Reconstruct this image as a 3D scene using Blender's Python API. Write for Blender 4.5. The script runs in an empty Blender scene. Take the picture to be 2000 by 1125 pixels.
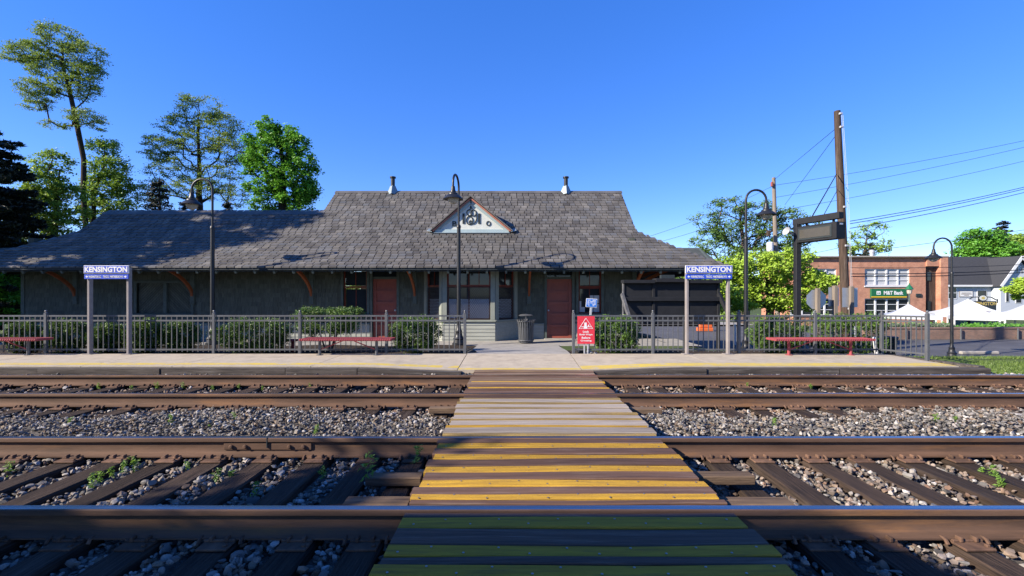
import bpy, bmesh, math, random
import numpy as np
from mathutils import Vector, Matrix

random.seed(7)
RNG = np.random.default_rng(11)
scene = bpy.context.scene
COL = scene.collection
R = math.radians

# ------------------------------------------------------------------ camera
F = 888.9; CX = 1005.0; HY = 575.0; EYE = 1.431      # photo focal length in px, vanishing point, horizon row, eye height
cam = bpy.data.cameras.new('camera'); cam_ob = bpy.data.objects.new('camera', cam); COL.objects.link(cam_ob)
cam.sensor_width = 36; cam.lens = 16.0
cam.shift_x = -(CX - 1000) / 2000; cam.shift_y = (HY - 562.5) / 2000
cam.clip_start = 0.05; cam.clip_end = 2000
cam_ob.location = (0, 0, EYE); cam_ob.rotation_euler = (R(90), 0, 0)
scene.camera = cam_ob

# ------------------------------------------------------------------ sky and sun
SUN = Vector((2.3, 1.0, -1.40)).normalized()          # direction the light travels
elev = math.asin(-SUN.z); rot = math.atan2(-SUN.x, -SUN.y)
world = bpy.data.worlds.new('World'); scene.world = world; world.use_nodes = True
wn = world.node_tree; wn.nodes.clear()
wo = wn.nodes.new('ShaderNodeOutputWorld'); bg = wn.nodes.new('ShaderNodeBackground'); sky = wn.nodes.new('ShaderNodeTexSky')
sky.sky_type = 'NISHITA'; sky.sun_disc = False
sky.sun_elevation = elev; sky.sun_rotation = rot % (2 * math.pi)
sky.air_density = 0.8; sky.dust_density = 0.0; sky.ozone_density = 3.0; sky.altitude = 1500
hs = wn.nodes.new('ShaderNodeHueSaturation'); hs.inputs['Saturation'].default_value = 1.68; hs.inputs['Hue'].default_value = 0.524; hs.inputs['Value'].default_value = 1.50
gm = wn.nodes.new('ShaderNodeGamma'); gm.inputs[1].default_value = 0.6      # evens the gradient over the whole sky
bg.inputs['Strength'].default_value = 0.15
wn.links.new(sky.outputs[0], gm.inputs[0]); wn.links.new(gm.outputs[0], hs.inputs['Color']); wn.links.new(hs.outputs[0], bg.inputs[0]); wn.links.new(bg.outputs[0], wo.inputs[0])
sl = bpy.data.lights.new('sun', 'SUN'); sl.energy = 4.9; sl.angle = R(0.53); sl.color = (1.0, 0.90, 0.76)
so = bpy.data.objects.new('sun', sl); COL.objects.link(so)
so.rotation_euler = SUN.to_track_quat('-Z', 'Y').to_euler(); so.location = (-30, -20, 30)
vs = scene.view_settings; vs.view_transform = 'Standard'; vs.look = 'None'; vs.exposure = 1.25; vs.gamma = 1.0
try:
    vs.use_curve_mapping = False
    scene.cycles.use_denoising = True
    scene.cycles.max_bounces = 6; scene.cycles.transparent_max_bounces = 6
except Exception: pass

# ------------------------------------------------------------------ helpers
def X_(px, Y): return (px - CX) * Y / F
def Z_(py, Y): return EYE - (py - HY) * Y / F
def P(px, py, Y): return Vector((X_(px, Y), Y, Z_(py, Y)))

def tag(o, label=None, cat=None, group=None, kind=None):
    if label: o['label'] = label
    if cat: o['category'] = cat
    if group: o['group'] = group
    if kind: o['kind'] = kind
    return o

def empty(name, loc, label=None, cat=None, group=None, rz=0.0):
    o = bpy.data.objects.new(name, None); COL.objects.link(o); o.location = loc; o.rotation_euler = (0, 0, rz)
    o.empty_display_size = 0.2
    return tag(o, label, cat, group)

def link(name, me, parent=None, loc=None, world=False):
    o = bpy.data.objects.new(name, me); COL.objects.link(o)
    if parent is not None:
        o.parent = parent
    if loc is not None: o.location = loc
    return o

def copy_tree(o, parent=None):
    c = o.copy(); COL.objects.link(c); c.parent = parent
    for ch in list(o.children): copy_tree(ch, c)
    return c

def fast_mesh(name, verts, faces, mats, rnd=None, smooth=False, midx=None):
    """verts (n,3) array, faces (m,k) array of equal size k."""
    verts = np.asarray(verts, dtype=np.float32); faces = np.asarray(faces, dtype=np.int32)
    me = bpy.data.meshes.new(name); m, k = faces.shape
    me.vertices.add(len(verts)); me.vertices.foreach_set('co', verts.ravel())
    me.loops.add(m * k); me.loops.foreach_set('vertex_index', faces.ravel())
    me.polygons.add(m); me.polygons.foreach_set('loop_start', np.arange(0, m * k, k, dtype=np.int32))
    try: me.polygons.foreach_set('loop_total', np.full(m, k, dtype=np.int32))
    except Exception: pass
    me.polygons.foreach_set('use_smooth', np.full(m, bool(smooth)))
    for mt in (mats if isinstance(mats, (list, tuple)) else [mats]): me.materials.append(mt)
    if midx is not None: me.polygons.foreach_set('material_index', np.asarray(midx, dtype=np.int32))
    if rnd is not None:
        a = me.attributes.new('rnd', 'FLOAT', 'FACE'); a.data.foreach_set('value', np.asarray(rnd, dtype=np.float32))
    me.update(calc_edges=True); me.validate()
    return me

class MB:
    """collects shapes, builds ONE mesh object"""
    def __init__(s): s.v = []; s.f = []; s.m = []; s.r = []; s.cur = 0; s.rv = 0.0; s.sm = []; s.smooth = False
    def add(s, vs, fs):
        b = len(s.v); s.v += [tuple(p) for p in vs]
        for f in fs:
            s.f.append(tuple(b + i for i in f)); s.m.append(s.cur); s.r.append(s.rv); s.sm.append(s.smooth)
        return s
    def box(s, x0, x1, y0, y1, z0, z1):
        return s.add([(x0,y0,z0),(x1,y0,z0),(x1,y1,z0),(x0,y1,z0),(x0,y0,z1),(x1,y0,z1),(x1,y1,z1),(x0,y1,z1)],
                     [(0,3,2,1),(4,5,6,7),(0,1,5,4),(1,2,6,5),(2,3,7,6),(3,0,4,7)])
    def cbox(s, x0, x1, y0, y1, z0, z1, c=0.01, M=None):
        """box with chamfered edges"""
        cx, cy, cz = (x0+x1)/2, (y0+y1)/2, (z0+z1)/2; hx, hy, hz = (x1-x0)/2, (y1-y0)/2, (z1-z0)/2
        c = min(c, hx*0.9, hy*0.9, hz*0.9); vs = []; idx = {}
        for sx in (-1,1):
            for sy in (-1,1):
                for sz in (-1,1):
                    for ax in range(3):
                        h = [hx-c, hy-c, hz-c]; h[ax] += c
                        idx[(sx,sy,sz,ax)] = len(vs); vs.append(Vector((cx+sx*h[0], cy+sy*h[1], cz+sz*h[2])))
        fs = []
        def q(ids):
            a, b, d = vs[ids[0]], vs[ids[1]], vs[ids[2]]
            n = (b-a).cross(d-a); ctr = sum((vs[i] for i in ids), Vector())/len(ids) - Vector((cx,cy,cz))
            fs.append(tuple(ids) if n.dot(ctr) > 0 else tuple(reversed(ids)))
        for ax in range(3):
            o1, o2 = [a for a in range(3) if a != ax]
            for sg in (-1,1):
                ids = []
                for a, b in ((-1,-1),(1,-1),(1,1),(-1,1)):
                    k = [0,0,0]; k[ax] = sg; k[o1] = a; k[o2] = b; ids.append(idx[(k[0],k[1],k[2],ax)])
                q(ids)
            for a in (-1,1):
                for b in (-1,1):
                    k1 = [0,0,0]; k1[o1] = a; k1[o2] = b; ids = []
                    for sg, A in ((-1,o1),(1,o1),(1,o2),(-1,o2)):
                        k = list(k1); k[ax] = sg; ids.append(idx[(k[0],k[1],k[2],A)])
                    q(ids)
        for sx in (-1,1):
            for sy in (-1,1):
                for sz in (-1,1): q([idx[(sx,sy,sz,a)] for a in range(3)])
        if M is not None: vs = [M @ v for v in vs]
        return s.add(vs, fs)
    def obox(s, p0, p1, w, h, up=(0,0,1)):
        """bar from p0 to p1, width w (sideways), height h"""
        p0, p1 = Vector(p0), Vector(p1); d = (p1-p0).normalized(); up = Vector(up)
        if abs(d.dot(up)) > 0.99: up = Vector((0,1,0))
        a = d.cross(up).normalized()*w/2; b = a.cross(d).normalized()*h/2
        vs = [p0-a-b, p0+a-b, p0+a+b, p0-a+b, p1-a-b, p1+a-b, p1+a+b, p1-a+b]
        return s.add(vs, [(0,1,2,3),(7,6,5,4),(0,4,5,1),(1,5,6,2),(2,6,7,3),(3,7,4,0)])
    def tube(s, pts, rad, n=8, caps=True):
        pts = [Vector(p) for p in pts]; k = len(pts)
        rad = rad if isinstance(rad, (list, tuple)) else [rad]*k
        vs = []; fs = []; prev = None
        for i, p in enumerate(pts):
            t = (pts[min(i+1,k-1)] - pts[max(i-1,0)])
            t = t.normalized() if t.length > 1e-9 else Vector((0,0,1))
            if prev is None:
                ref = Vector((0,0,1)) if abs(t.z) < 0.9 else Vector((1,0,0)); a = t.cross(ref).normalized()
            else:
                a = prev - t*prev.dot(t); a = a.normalized() if a.length > 1e-6 else t.orthogonal().normalized()
            prev = a; b = t.cross(a)
            for j in range(n):
                an = 2*math.pi*j/n; vs.append(p + (a*math.cos(an) + b*math.sin(an))*rad[i])
        for i in range(k-1):
            for j in range(n):
                fs.append((i*n+j, i*n+(j+1)%n, (i+1)*n+(j+1)%n, (i+1)*n+j))
        if caps: fs.append(tuple(reversed(range(n)))); fs.append(tuple((k-1)*n+j for j in range(n)))
        return s.add(vs, fs)
    def lathe(s, prof, c=(0,0,0), n=20):
        """prof: (radius, z) list"""
        vs = []; fs = []; k = len(prof)
        for r, z in prof:
            for j in range(n):
                an = 2*math.pi*j/n; vs.append((c[0]+r*math.cos(an), c[1]+r*math.sin(an), c[2]+z))
        for i in range(k-1):
            for j in range(n): fs.append((i*n+j, i*n+(j+1)%n, (i+1)*n+(j+1)%n, (i+1)*n+j))
        fs.append(tuple(reversed(range(n)))); fs.append(tuple((k-1)*n+j for j in range(n)))
        return s.add(vs, fs)
    def poly(s, pts): return s.add(pts, [tuple(range(len(pts)))])
    def slab(s, pts, d):
        """polygon pts thickened by vector d"""
        d = Vector(d); n = len(pts); pts = [Vector(p) for p in pts]
        vs = pts + [p + d for p in pts]
        return s.add(vs, [tuple(reversed(range(n))), tuple(range(n, 2*n))] + [(i, (i+1)%n, n+(i+1)%n, n+i) for i in range(n)])
    def build(s, name, mats, parent=None, loc=None, bevel=0):
        me = bpy.data.meshes.new(name); me.from_pydata([tuple(v) for v in s.v], [], s.f)
        mats = mats if isinstance(mats, (list, tuple)) else [mats]
        for m in mats: me.materials.append(m)
        if len(mats) > 1: me.polygons.foreach_set('material_index', s.m)
        if any(s.sm): me.polygons.foreach_set('use_smooth', s.sm)
        a = me.attributes.new('rnd', 'FLOAT', 'FACE'); a.data.foreach_set('value', s.r)
        bm = bmesh.new(); bm.from_mesh(me); bmesh.ops.recalc_face_normals(bm, faces=bm.faces); bm.to_mesh(me); bm.free()
        me.update()
        o = link(name, me, parent, loc)
        if any(s.sm):
            try: me.set_sharp_from_angle(angle=R(40))
            except Exception: pass
        return o

def text_mesh(txt, size, mat, name, parent=None, loc=(0,0,0), rot=(R(90),0,0), ext=0.002, fit=None, bold=0.0, shear=0):
    """flat lettering as a mesh; fit = (width, height) to squeeze into"""
    cu = bpy.data.curves.new(name, 'FONT'); cu.body = txt; cu.size = size; cu.align_x = 'CENTER'; cu.align_y = 'CENTER'
    cu.extrude = ext; cu.offset = bold; cu.resolution_u = 3; cu.shear = shear
    t = bpy.data.objects.new('tmp', cu); COL.objects.link(t)
    dg = bpy.context.evaluated_depsgraph_get(); me = bpy.data.meshes.new_from_object(t.evaluated_get(dg))
    bpy.data.objects.remove(t); bpy.data.curves.remove(cu)
    n = len(me.vertices); co = np.empty(n*3, np.float32); me.vertices.foreach_get('co', co); co = co.reshape(-1,3)
    mn, mx = co.min(0), co.max(0); co[:, :2] -= ((mn+mx)/2)[:2]
    if fit:
        w, h = mx[0]-mn[0], mx[1]-mn[1]; co[:,0] *= fit[0]/w
        co[:,1] *= (fit[1]/h if fit[1] else fit[0]/w)
    me.vertices.foreach_set('co', co.ravel()); me.materials.clear(); me.materials.append(mat); me.update()
    o = link(name, me, parent, loc); o.rotation_euler = rot
    return o

# ------------------------------------------------------------------ materials
ALB = 0.74                                            # one common factor on all base colours
def mk(name): 
    m = bpy.data.materials.new(name); m.use_nodes = True
    nt = m.node_tree; b = nt.nodes['Principled BSDF']
    return m, nt, b, nt.nodes.new, nt.links.new

def surf(name, c1, c2=None, rough=0.7, scale=6.0, stretch=(1,1,1), bump=0.15, bscale=40.0, metal=0.0, detail=6, rnd=0.0, ramp=(0.35,0.65), spec=0.5, c3=None, c3s=1.2, c3r=(0.55,0.7), bdist=0.01):
    """two-tone noise colour + optional third stain colour + fine bump; rnd: brightness spread per piece"""
    m, nt, b, N, L = mk(name)
    c2 = c2 or tuple(x*0.75 for x in c1)
    if metal < 0.5: c1, c2, c3 = [tuple(x*ALB for x in c) if c else None for c in (c1, c2, c3)]
    tc = N('ShaderNodeTexCoord'); mp = N('ShaderNodeMapping'); mp.inputs['Scale'].default_value = stretch
    L(tc.outputs['Object'], mp.inputs[0])
    oi = N('ShaderNodeObjectInfo'); 
    ad = N('ShaderNodeVectorMath'); ad.operation = 'ADD'
    sc = N('ShaderNodeVectorMath'); sc.operation = 'SCALE'; sc.inputs[3].default_value = 37.0
    cb = N('ShaderNodeCombineXYZ'); L(oi.outputs['Random'], cb.inputs[0]); L(oi.outputs['Random'], cb.inputs[1]); L(cb.outputs[0], sc.inputs[0])
    L(mp.outputs[0], ad.inputs[0]); L(sc.outputs[0], ad.inputs[1])
    n = N('ShaderNodeTexNoise'); n.inputs['Scale'].default_value = scale; n.inputs['Detail'].default_value = detail; n.inputs['Roughness'].default_value = 0.65
    L(ad.outputs[0], n.inputs['Vector'])
    r = N('ShaderNodeValToRGB'); r.color_ramp.elements[0].position = ramp[0]; r.color_ramp.elements[1].position = ramp[1]
    r.color_ramp.elements[0].color = (*c2, 1); r.color_ramp.elements[1].color = (*c1, 1); L(n.outputs['Fac'], r.inputs[0])
    out = r.outputs[0]
    if c3:
        n3 = N('ShaderNodeTexNoise'); n3.inputs['Scale'].default_value = c3s; n3.inputs['Detail'].default_value = 8; n3.inputs['Roughness'].default_value = 0.7
        L(ad.outputs[0], n3.inputs['Vector'])
        r3 = N('ShaderNodeValToRGB'); r3.color_ramp.elements[0].position = c3r[0]; r3.color_ramp.elements[1].position = c3r[1]; L(n3.outputs['Fac'], r3.inputs[0])
        mx = N('ShaderNodeMixRGB'); L(r3.outputs[0], mx.inputs[0]); L(out, mx.inputs[1]); mx.inputs[2].default_value = (*c3, 1); out = mx.outputs[0]
    if rnd:
        at = N('ShaderNodeAttribute'); at.attribute_name = 'rnd'
        s1 = N('ShaderNodeMath'); s1.operation = 'ADD'; L(at.outputs['Fac'], s1.inputs[0]); L(oi.outputs['Random'], s1.inputs[1])
        fr = N('ShaderNodeMath'); fr.operation = 'FRACT'; L(s1.outputs[0], fr.inputs[0])
        mr = N('ShaderNodeMapRange'); mr.inputs[3].default_value = 1-rnd; mr.inputs[4].default_value = 1+rnd; L(fr.outputs[0], mr.inputs[0])
        hv = N('ShaderNodeHueSaturation'); L(mr.outputs[0], hv.inputs['Value']); L(out, hv.inputs['Color']); out = hv.outputs[0]
    L(out, b.inputs['Base Color'])
    b.inputs['Roughness'].default_value = rough; b.inputs['Metallic'].default_value = metal
    b.inputs['Specular IOR Level'].default_value = spec if (rough < 0.6 or metal > 0.5) else spec*0.35
    if bump:
        nb = N('ShaderNodeTexNoise'); nb.inputs['Scale'].default_value = bscale; nb.inputs['Detail'].default_value = 5; L(ad.outputs[0], nb.inputs['Vector'])
        bp = N('ShaderNodeBump'); bp.inputs['Strength'].default_value = bump; bp.inputs['Distance'].default_value = bdist
        L(nb.outputs['Fac'], bp.inputs['Height']); L(bp.outputs[0], b.inputs['Normal'])
    return m

def ramp_rnd(name, stops, rough=0.85, bump=0.3, bscale=60, noise_amt=0.25, spec=0.4, nscale=14):
    """colour chosen per piece by its own random number, times noise"""
    m, nt, b, N, L = mk(name)
    at = N('ShaderNodeAttribute'); at.attribute_name = 'rnd'; oi = N('ShaderNodeObjectInfo')
    s1 = N('ShaderNodeMath'); s1.operation = 'ADD'; L(at.outputs['Fac'], s1.inputs[0]); L(oi.outputs['Random'], s1.inputs[1])
    fr = N('ShaderNodeMath'); fr.operation = 'FRACT'; L(s1.outputs[0], fr.inputs[0])
    r = N('ShaderNodeValToRGB'); e = r.color_ramp.elements
    while len(e) < len(stops): e.new(0.5)
    for el, (p, c) in zip(e, stops): el.position = p; el.color = (*[x*ALB for x in c], 1)
    L(fr.outputs[0], r.inputs[0])
    tc = N('ShaderNodeTexCoord'); n = N('ShaderNodeTexNoise'); n.inputs['Scale'].default_value = nscale; n.inputs['Detail'].default_value = 6
    L(tc.outputs['Object'], n.inputs['Vector'])
    mr = N('ShaderNodeMapRange'); mr.inputs[1].default_value = 0.3; mr.inputs[2].default_value = 0.7; mr.inputs[3].default_value = 1-noise_amt; mr.inputs[4].default_value = 1+noise_amt; L(n.outputs['Fac'], mr.inputs[0])
    hv = N('ShaderNodeHueSaturation'); L(mr.outputs[0], hv.inputs['Value']); L(r.outputs[0], hv.inputs['Color']); L(hv.outputs[0], b.inputs['Base Color'])
    b.inputs['Roughness'].default_value = rough; b.inputs['Specular IOR Level'].default_value = spec*0.4
    nb = N('ShaderNodeTexNoise'); nb.inputs['Scale'].default_value = bscale; L(tc.outputs['Object'], nb.inputs['Vector'])
    bp = N('ShaderNodeBump'); bp.inputs['Strength'].default_value = bump; bp.inputs['Distance'].default_value = 0.01
    L(nb.outputs['Fac'], bp.inputs['Height']); L(bp.outputs[0], b.inputs['Normal'])
    return m

def leafmat(name, c_dark, c_light, trans=0.35, rough=0.5):
    m, nt, b, N, L = mk(name); c_dark = [x*ALB for x in c_dark]; c_light = [x*ALB for x in c_light]
    at = N('ShaderNodeAttribute'); at.attribute_name = 'rnd'
    mx = N('ShaderNodeMixRGB'); mx.inputs[1].default_value = (*c_dark, 1); mx.inputs[2].default_value = (*c_light, 1); L(at.outputs['Fac'], mx.inputs[0])
    L(mx.outputs[0], b.inputs['Base Color']); b.inputs['Roughness'].default_value = rough
    tr = N('ShaderNodeBsdfTranslucent'); hv = N('ShaderNodeHueSaturation'); hv.inputs['Value'].default_value = 1.3; hv.inputs['Hue'].default_value = 0.49
    L(mx.outputs[0], hv.inputs['Color']); L(hv.outputs[0], tr.inputs[0])
    ms = N('ShaderNodeMixShader'); ms.inputs[0].default_value = trans
    L(b.outputs[0], ms.inputs[1]); L(tr.outputs[0], ms.inputs[2]); L(ms.outputs[0], nt.nodes['Material Output'].inputs[0])
    return m

def plain(name, c, rough=0.5, metal=0.0, spec=0.5, emit=None):
    return surf(name, c, tuple(x*0.9 for x in c), rough=rough, metal=metal, bump=0.04, scale=9, spec=spec)

def brickmat(name, c1, c2, mortar, scale):
    m, nt, b, N, L = mk(name); c1, c2, mortar = [tuple(x*ALB for x in c) for c in (c1, c2, mortar)]
    tc = N('ShaderNodeTexCoord'); sp = N('ShaderNodeSeparateXYZ'); L(tc.outputs['Object'], sp.inputs[0])
    ax = N('ShaderNodeMath'); ax.operation = 'ADD'; L(sp.outputs[0], ax.inputs[0]); L(sp.outputs[1], ax.inputs[1])
    cb = N('ShaderNodeCombineXYZ'); L(ax.outputs[0], cb.inputs[0]); L(sp.outputs[2], cb.inputs[1])
    br = N('ShaderNodeTexBrick'); br.inputs['Color1'].default_value = (*c1,1); br.inputs['Color2'].default_value = (*c2,1); br.inputs['Mortar'].default_value = (*mortar,1)
    br.inputs['Scale'].default_value = scale; br.inputs['Brick Width'].default_value = 0.5; br.inputs['Row Height'].default_value = 0.17; br.inputs['Mortar Size'].default_value = 0.012
    L(cb.outputs[0], br.inputs['Vector'])
    n = N('ShaderNodeTexNoise'); n.inputs['Scale'].default_value = 1.3; n.inputs['Detail'].default_value = 7; L(tc.outputs['Object'], n.inputs['Vector'])
    mr = N('ShaderNodeMapRange'); mr.inputs[1].default_value = 0.3; mr.inputs[2].default_value = 0.7; mr.inputs[3].default_value = 0.75; mr.inputs[4].default_value = 1.2; L(n.outputs['Fac'], mr.inputs[0])
    hv = N('ShaderNodeHueSaturation'); L(mr.outputs[0], hv.inputs['Value']); L(br.outputs[0], hv.inputs['Color']); L(hv.outputs[0], b.inputs['Base Color'])
    b.inputs['Roughness'].default_value = 0.9
    bp = N('ShaderNodeBump'); bp.inputs['Strength'].default_value = 0.3; bp.inputs['Distance'].default_value = 0.02; bp.invert = True
    L(br.outputs['Fac'], bp.inputs['Height']); L(bp.outputs[0], b.inputs['Normal'])
    return m

def glassmat(name, c=(0.02,0.025,0.03), rough=0.06):
    m, nt, b, N, L = mk(name); b.inputs['Base Color'].default_value = (*c,1); b.inputs['Roughness'].default_value = rough
    try: b.inputs['Specular IOR Level'].default_value = 0.35
    except Exception: pass
    return m

M = {}
M['soil'] = surf('soil', (0.12,0.10,0.075), (0.07,0.058,0.045), rough=0.95, scale=3, bump=0.6, bscale=30, bdist=0.03)
M['bed'] = surf('ballast_dust', (0.16,0.145,0.13), (0.07,0.06,0.052), rough=0.95, scale=18, bump=0.9, bscale=35, bdist=0.04)
M['mulch'] = surf('mulch', (0.07,0.052,0.04), (0.03,0.024,0.02), rough=0.95, scale=25, bump=0.9, bscale=60, bdist=0.03)
M['stone'] = ramp_rnd('ballast_stone', [(0,(0.075,0.07,0.066)),(0.25,(0.17,0.16,0.148)),(0.5,(0.27,0.25,0.225)),(0.68,(0.26,0.20,0.145)),(0.8,(0.13,0.09,0.066)),(0.9,(0.36,0.33,0.30)),(1,(0.52,0.49,0.45))], noise_amt=0.3)
M['stone_rusty'] = ramp_rnd('rust_stained_stone', [(0,(0.11,0.095,0.085)),(0.3,(0.24,0.19,0.155)),(0.55,(0.30,0.22,0.16)),(0.75,(0.20,0.12,0.08)),(0.9,(0.36,0.31,0.27)),(1,(0.48,0.45,0.42))], noise_amt=0.3)
M['concrete'] = surf('concrete', (0.52,0.445,0.34), (0.43,0.37,0.285), rough=0.9, scale=5, bump=0.25, bscale=120, c3=(0.27,0.23,0.18), c3s=2.6, c3r=(0.52,0.85))
M['walk'] = surf('walk_concrete', (0.40,0.375,0.34), (0.30,0.285,0.26), rough=0.9, scale=4, bump=0.2, bscale=90, c3=(0.22,0.20,0.18), c3s=1.6, c3r=(0.55,0.8))
M['yellow_line'] = surf('worn_yellow_paint', (0.68,0.50,0.08), (0.55,0.42,0.14), rough=0.8, scale=9, bump=0.2, bscale=120, c3=(0.47,0.41,0.33), c3s=3.5, c3r=(0.52,0.66))
M['edge_timber'] = surf('edge_timber', (0.13,0.11,0.095), (0.05,0.043,0.038), rough=0.9, scale=3, stretch=(0.5,6,6), bump=0.6, bscale=16, c3=(0.20,0.18,0.16), c3s=2.0)
M['tie'] = surf('creosoted_tie', (0.075,0.050,0.036), (0.022,0.016,0.013), rough=0.88, scale=4, stretch=(14,0.6,8), bump=0.8, bscale=9, bdist=0.02, rnd=0.3, c3=(0.10,0.075,0.058), c3s=0.8)
M['rail'] = surf('rusty_rail', (0.17,0.100,0.066), (0.095,0.058,0.040), rough=0.75, scale=3, stretch=(0.4,3,3), bump=0.15, bscale=50, c3=(0.27,0.135,0.06), c3s=1.3, metal=0.1)
M['railtop'] = surf('polished_rail_head', (0.40,0.405,0.42), (0.26,0.26,0.265), rough=0.27, scale=2, stretch=(0.15,30,1), bump=0.0, metal=1.0)
M['plate'] = surf('rusty_plate', (0.20,0.115,0.075), (0.10,0.062,0.045), rough=0.85, scale=12, bump=0.3, metal=0.1, rnd=0.25)
M['pl_yellow'] = surf('yellow_grit_plank', (0.62,0.36,0.04), (0.42,0.235,0.035), rough=0.85, scale=5, stretch=(0.5,6,6), bump=0.5, bscale=120, c3=(0.19,0.13,0.06), c3s=4.5, c3r=(0.53,0.78), rnd=0.15)
M['pl_ochre'] = surf('worn_ochre_plank', (0.38,0.26,0.08), (0.24,0.165,0.075), rough=0.85, scale=5, stretch=(0.5,6,6), bump=0.5, bscale=120, c3=(0.13,0.10,0.07), c3s=2.6, c3r=(0.5,0.75), rnd=0.2)
M['pl_brown'] = surf('brown_painted_plank', (0.155,0.088,0.058), (0.085,0.050,0.036), rough=0.62, scale=3, stretch=(0.4,8,8), bump=0.35, bscale=18, c3=(0.25,0.18,0.135), c3s=3.2, c3r=(0.52,0.74), rnd=0.3)
M['pl_grey'] = surf('weathered_grey_plank', (0.41,0.355,0.295), (0.26,0.215,0.175), rough=0.7, scale=3, stretch=(0.35,9,9), bump=0.4, bscale=18, c3=(0.20,0.15,0.125), c3s=1.6, c3r=(0.56,0.75), rnd=0.2)
M['pl_tan'] = surf('worn_tan_plank', (0.29,0.19,0.12), (0.16,0.105,0.07), rough=0.7, scale=3, stretch=(0.4,8,8), bump=0.4, bscale=18, c3=(0.36,0.30,0.24), c3s=2.6, c3r=(0.52,0.74), rnd=0.3)
M['screw'] = plain('galvanised_screw', (0.32,0.32,0.31), rough=0.35, metal=0.9)
M['shortboard'] = surf('short_timber', (0.20,0.135,0.085), (0.09,0.06,0.042), rough=0.85, scale=3, stretch=(0.6,9,9), bump=0.6, bscale=14, rnd=0.2)
M['asphalt'] = surf('asphalt', (0.115,0.115,0.125), (0.085,0.085,0.092), rough=0.9, scale=1.2, bump=0.3, bscale=150, c3=(0.15,0.148,0.15), c3s=0.4)
M['grass_base'] = surf('grass_soil', (0.12,0.17,0.04), (0.07,0.10,0.03), rough=0.95, scale=5, bump=0.6, bscale=50)
M['field'] = surf('far_grass', (0.10,0.13,0.045), (0.06,0.09,0.03), rough=0.95, scale=0.3, bump=0.3, bscale=5)
M['slate'] = ramp_rnd('slate', [(0,(0.082,0.076,0.070)),(0.2,(0.115,0.106,0.096)),(0.5,(0.130,0.122,0.112)),(0.7,(0.145,0.132,0.115)),(0.85,(0.118,0.119,0.122)),(1,(0.185,0.170,0.150))], rough=0.62, bump=0.25, bscale=25, noise_amt=0.26, spec=0.6, nscale=1.6)
M['deck'] = surf('roof_deck', (0.05,0.045,0.04), (0.03,0.028,0.026), rough=0.9)
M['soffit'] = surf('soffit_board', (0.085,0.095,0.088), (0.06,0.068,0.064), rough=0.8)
M['flash'] = plain('metal_flashing', (0.30,0.36,0.38), rough=0.5, metal=0.4)
M['shake'] = surf('olive_grey_shingle', (0.130,0.138,0.112), (0.088,0.096,0.080), rough=0.85, scale=5, stretch=(6,1,0.6), bump=0.4, bscale=20, rnd=0.16)
M['clap'] = surf('olive_grey_clapboard', (0.40,0.41,0.355), (0.33,0.34,0.295), rough=0.75, scale=3, stretch=(0.5,5,5), bump=0.15, c3=(0.22,0.21,0.18), c3s=2.0, c3r=(0.62,0.8))
M['trim'] = surf('olive_green_trim', (0.30,0.32,0.275), (0.25,0.27,0.23), rough=0.7, bump=0.1)
M['dktrim'] = surf('dark_green_trim', (0.12,0.145,0.13), (0.09,0.11,0.10), rough=0.7, bump=0.1)
M['reddoor'] = surf('red_brown_paint', (0.33,0.075,0.045), (0.27,0.060,0.038), rough=0.55, bump=0.08)
M['redtrim'] = surf('dark_red_sash', (0.24,0.055,0.038), (0.18,0.045,0.03), rough=0.6, bump=0.08)
M['bracket'] = surf('orange_brown_bracket', (0.34,0.10,0.04), (0.25,0.075,0.03), rough=0.65, bump=0.15)
M['glass'] = glassmat('window_glass')
M['blind'] = plain('white_blind', (0.60,0.63,0.68), rough=0.7)
M['grille'] = plain('steel_grille', (0.10,0.09,0.085), rough=0.6, metal=0.3)
M['cream'] = surf('pale_pediment_paint', (0.72,0.73,0.66), (0.64,0.66,0.60), rough=0.7, bump=0.1)
M['bluetrim'] = surf('pale_blue_trim', (0.43,0.54,0.55), (0.38,0.48,0.50), rough=0.7, bump=0.1)
M['salmon'] = surf('salmon_trim', (0.50,0.20,0.14), (0.40,0.16,0.11), rough=0.65, bump=0.1)
M['letter'] = plain('dark_lettering', (0.035,0.045,0.05), rough=0.6)
M['fence'] = surf('black_fence_paint', (0.115,0.120,0.130), (0.090,0.094,0.102), rough=0.42, bump=0.05, spec=0.6)
M['lamp'] = surf('black_lamp_paint', (0.022,0.023,0.026), (0.015,0.016,0.018), rough=0.42, bump=0.05, spec=0.35)
M['globe'] = surf('frosted_lamp_glass', (0.55,0.50,0.42), (0.48,0.44,0.37), rough=0.25, bump=0.02)
M['benchred'] = surf('faded_red_coating', (0.40,0.085,0.095), (0.31,0.065,0.075), rough=0.6, bump=0.1)
M['post'] = surf('taupe_steel_post', (0.33,0.295,0.28), (0.27,0.24,0.23), rough=0.6, bump=0.06)
M['signblue'] = plain('blue_sign_face', (0.03,0.09,0.62), rough=0.45)
M['white'] = plain('white_sign_paint', (0.85,0.85,0.85), rough=0.5)
M['signred'] = plain('red_sign_face', (0.74,0.035,0.06), rough=0.5)
M['blue2'] = plain('bright_blue_sign', (0.03,0.20,0.70), rough=0.45)
M['alu'] = plain('sign_back_aluminium', (0.36,0.38,0.42), rough=0.4, metal=0.6)
M['galv'] = plain('galvanised_post', (0.55,0.56,0.58), rough=0.5, metal=0.3)
M['board'] = surf('charcoal_panel', (0.024,0.025,0.029), (0.018,0.019,0.022), rough=0.6, bump=0.08)
M['boardgrey'] = surf('weathered_grey_brace', (0.17,0.17,0.175), (0.08,0.08,0.085), rough=0.8, scale=9, bump=0.3)
M['screen'] = plain('dim_display_screen', (0.085,0.078,0.065), rough=0.3)
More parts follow.
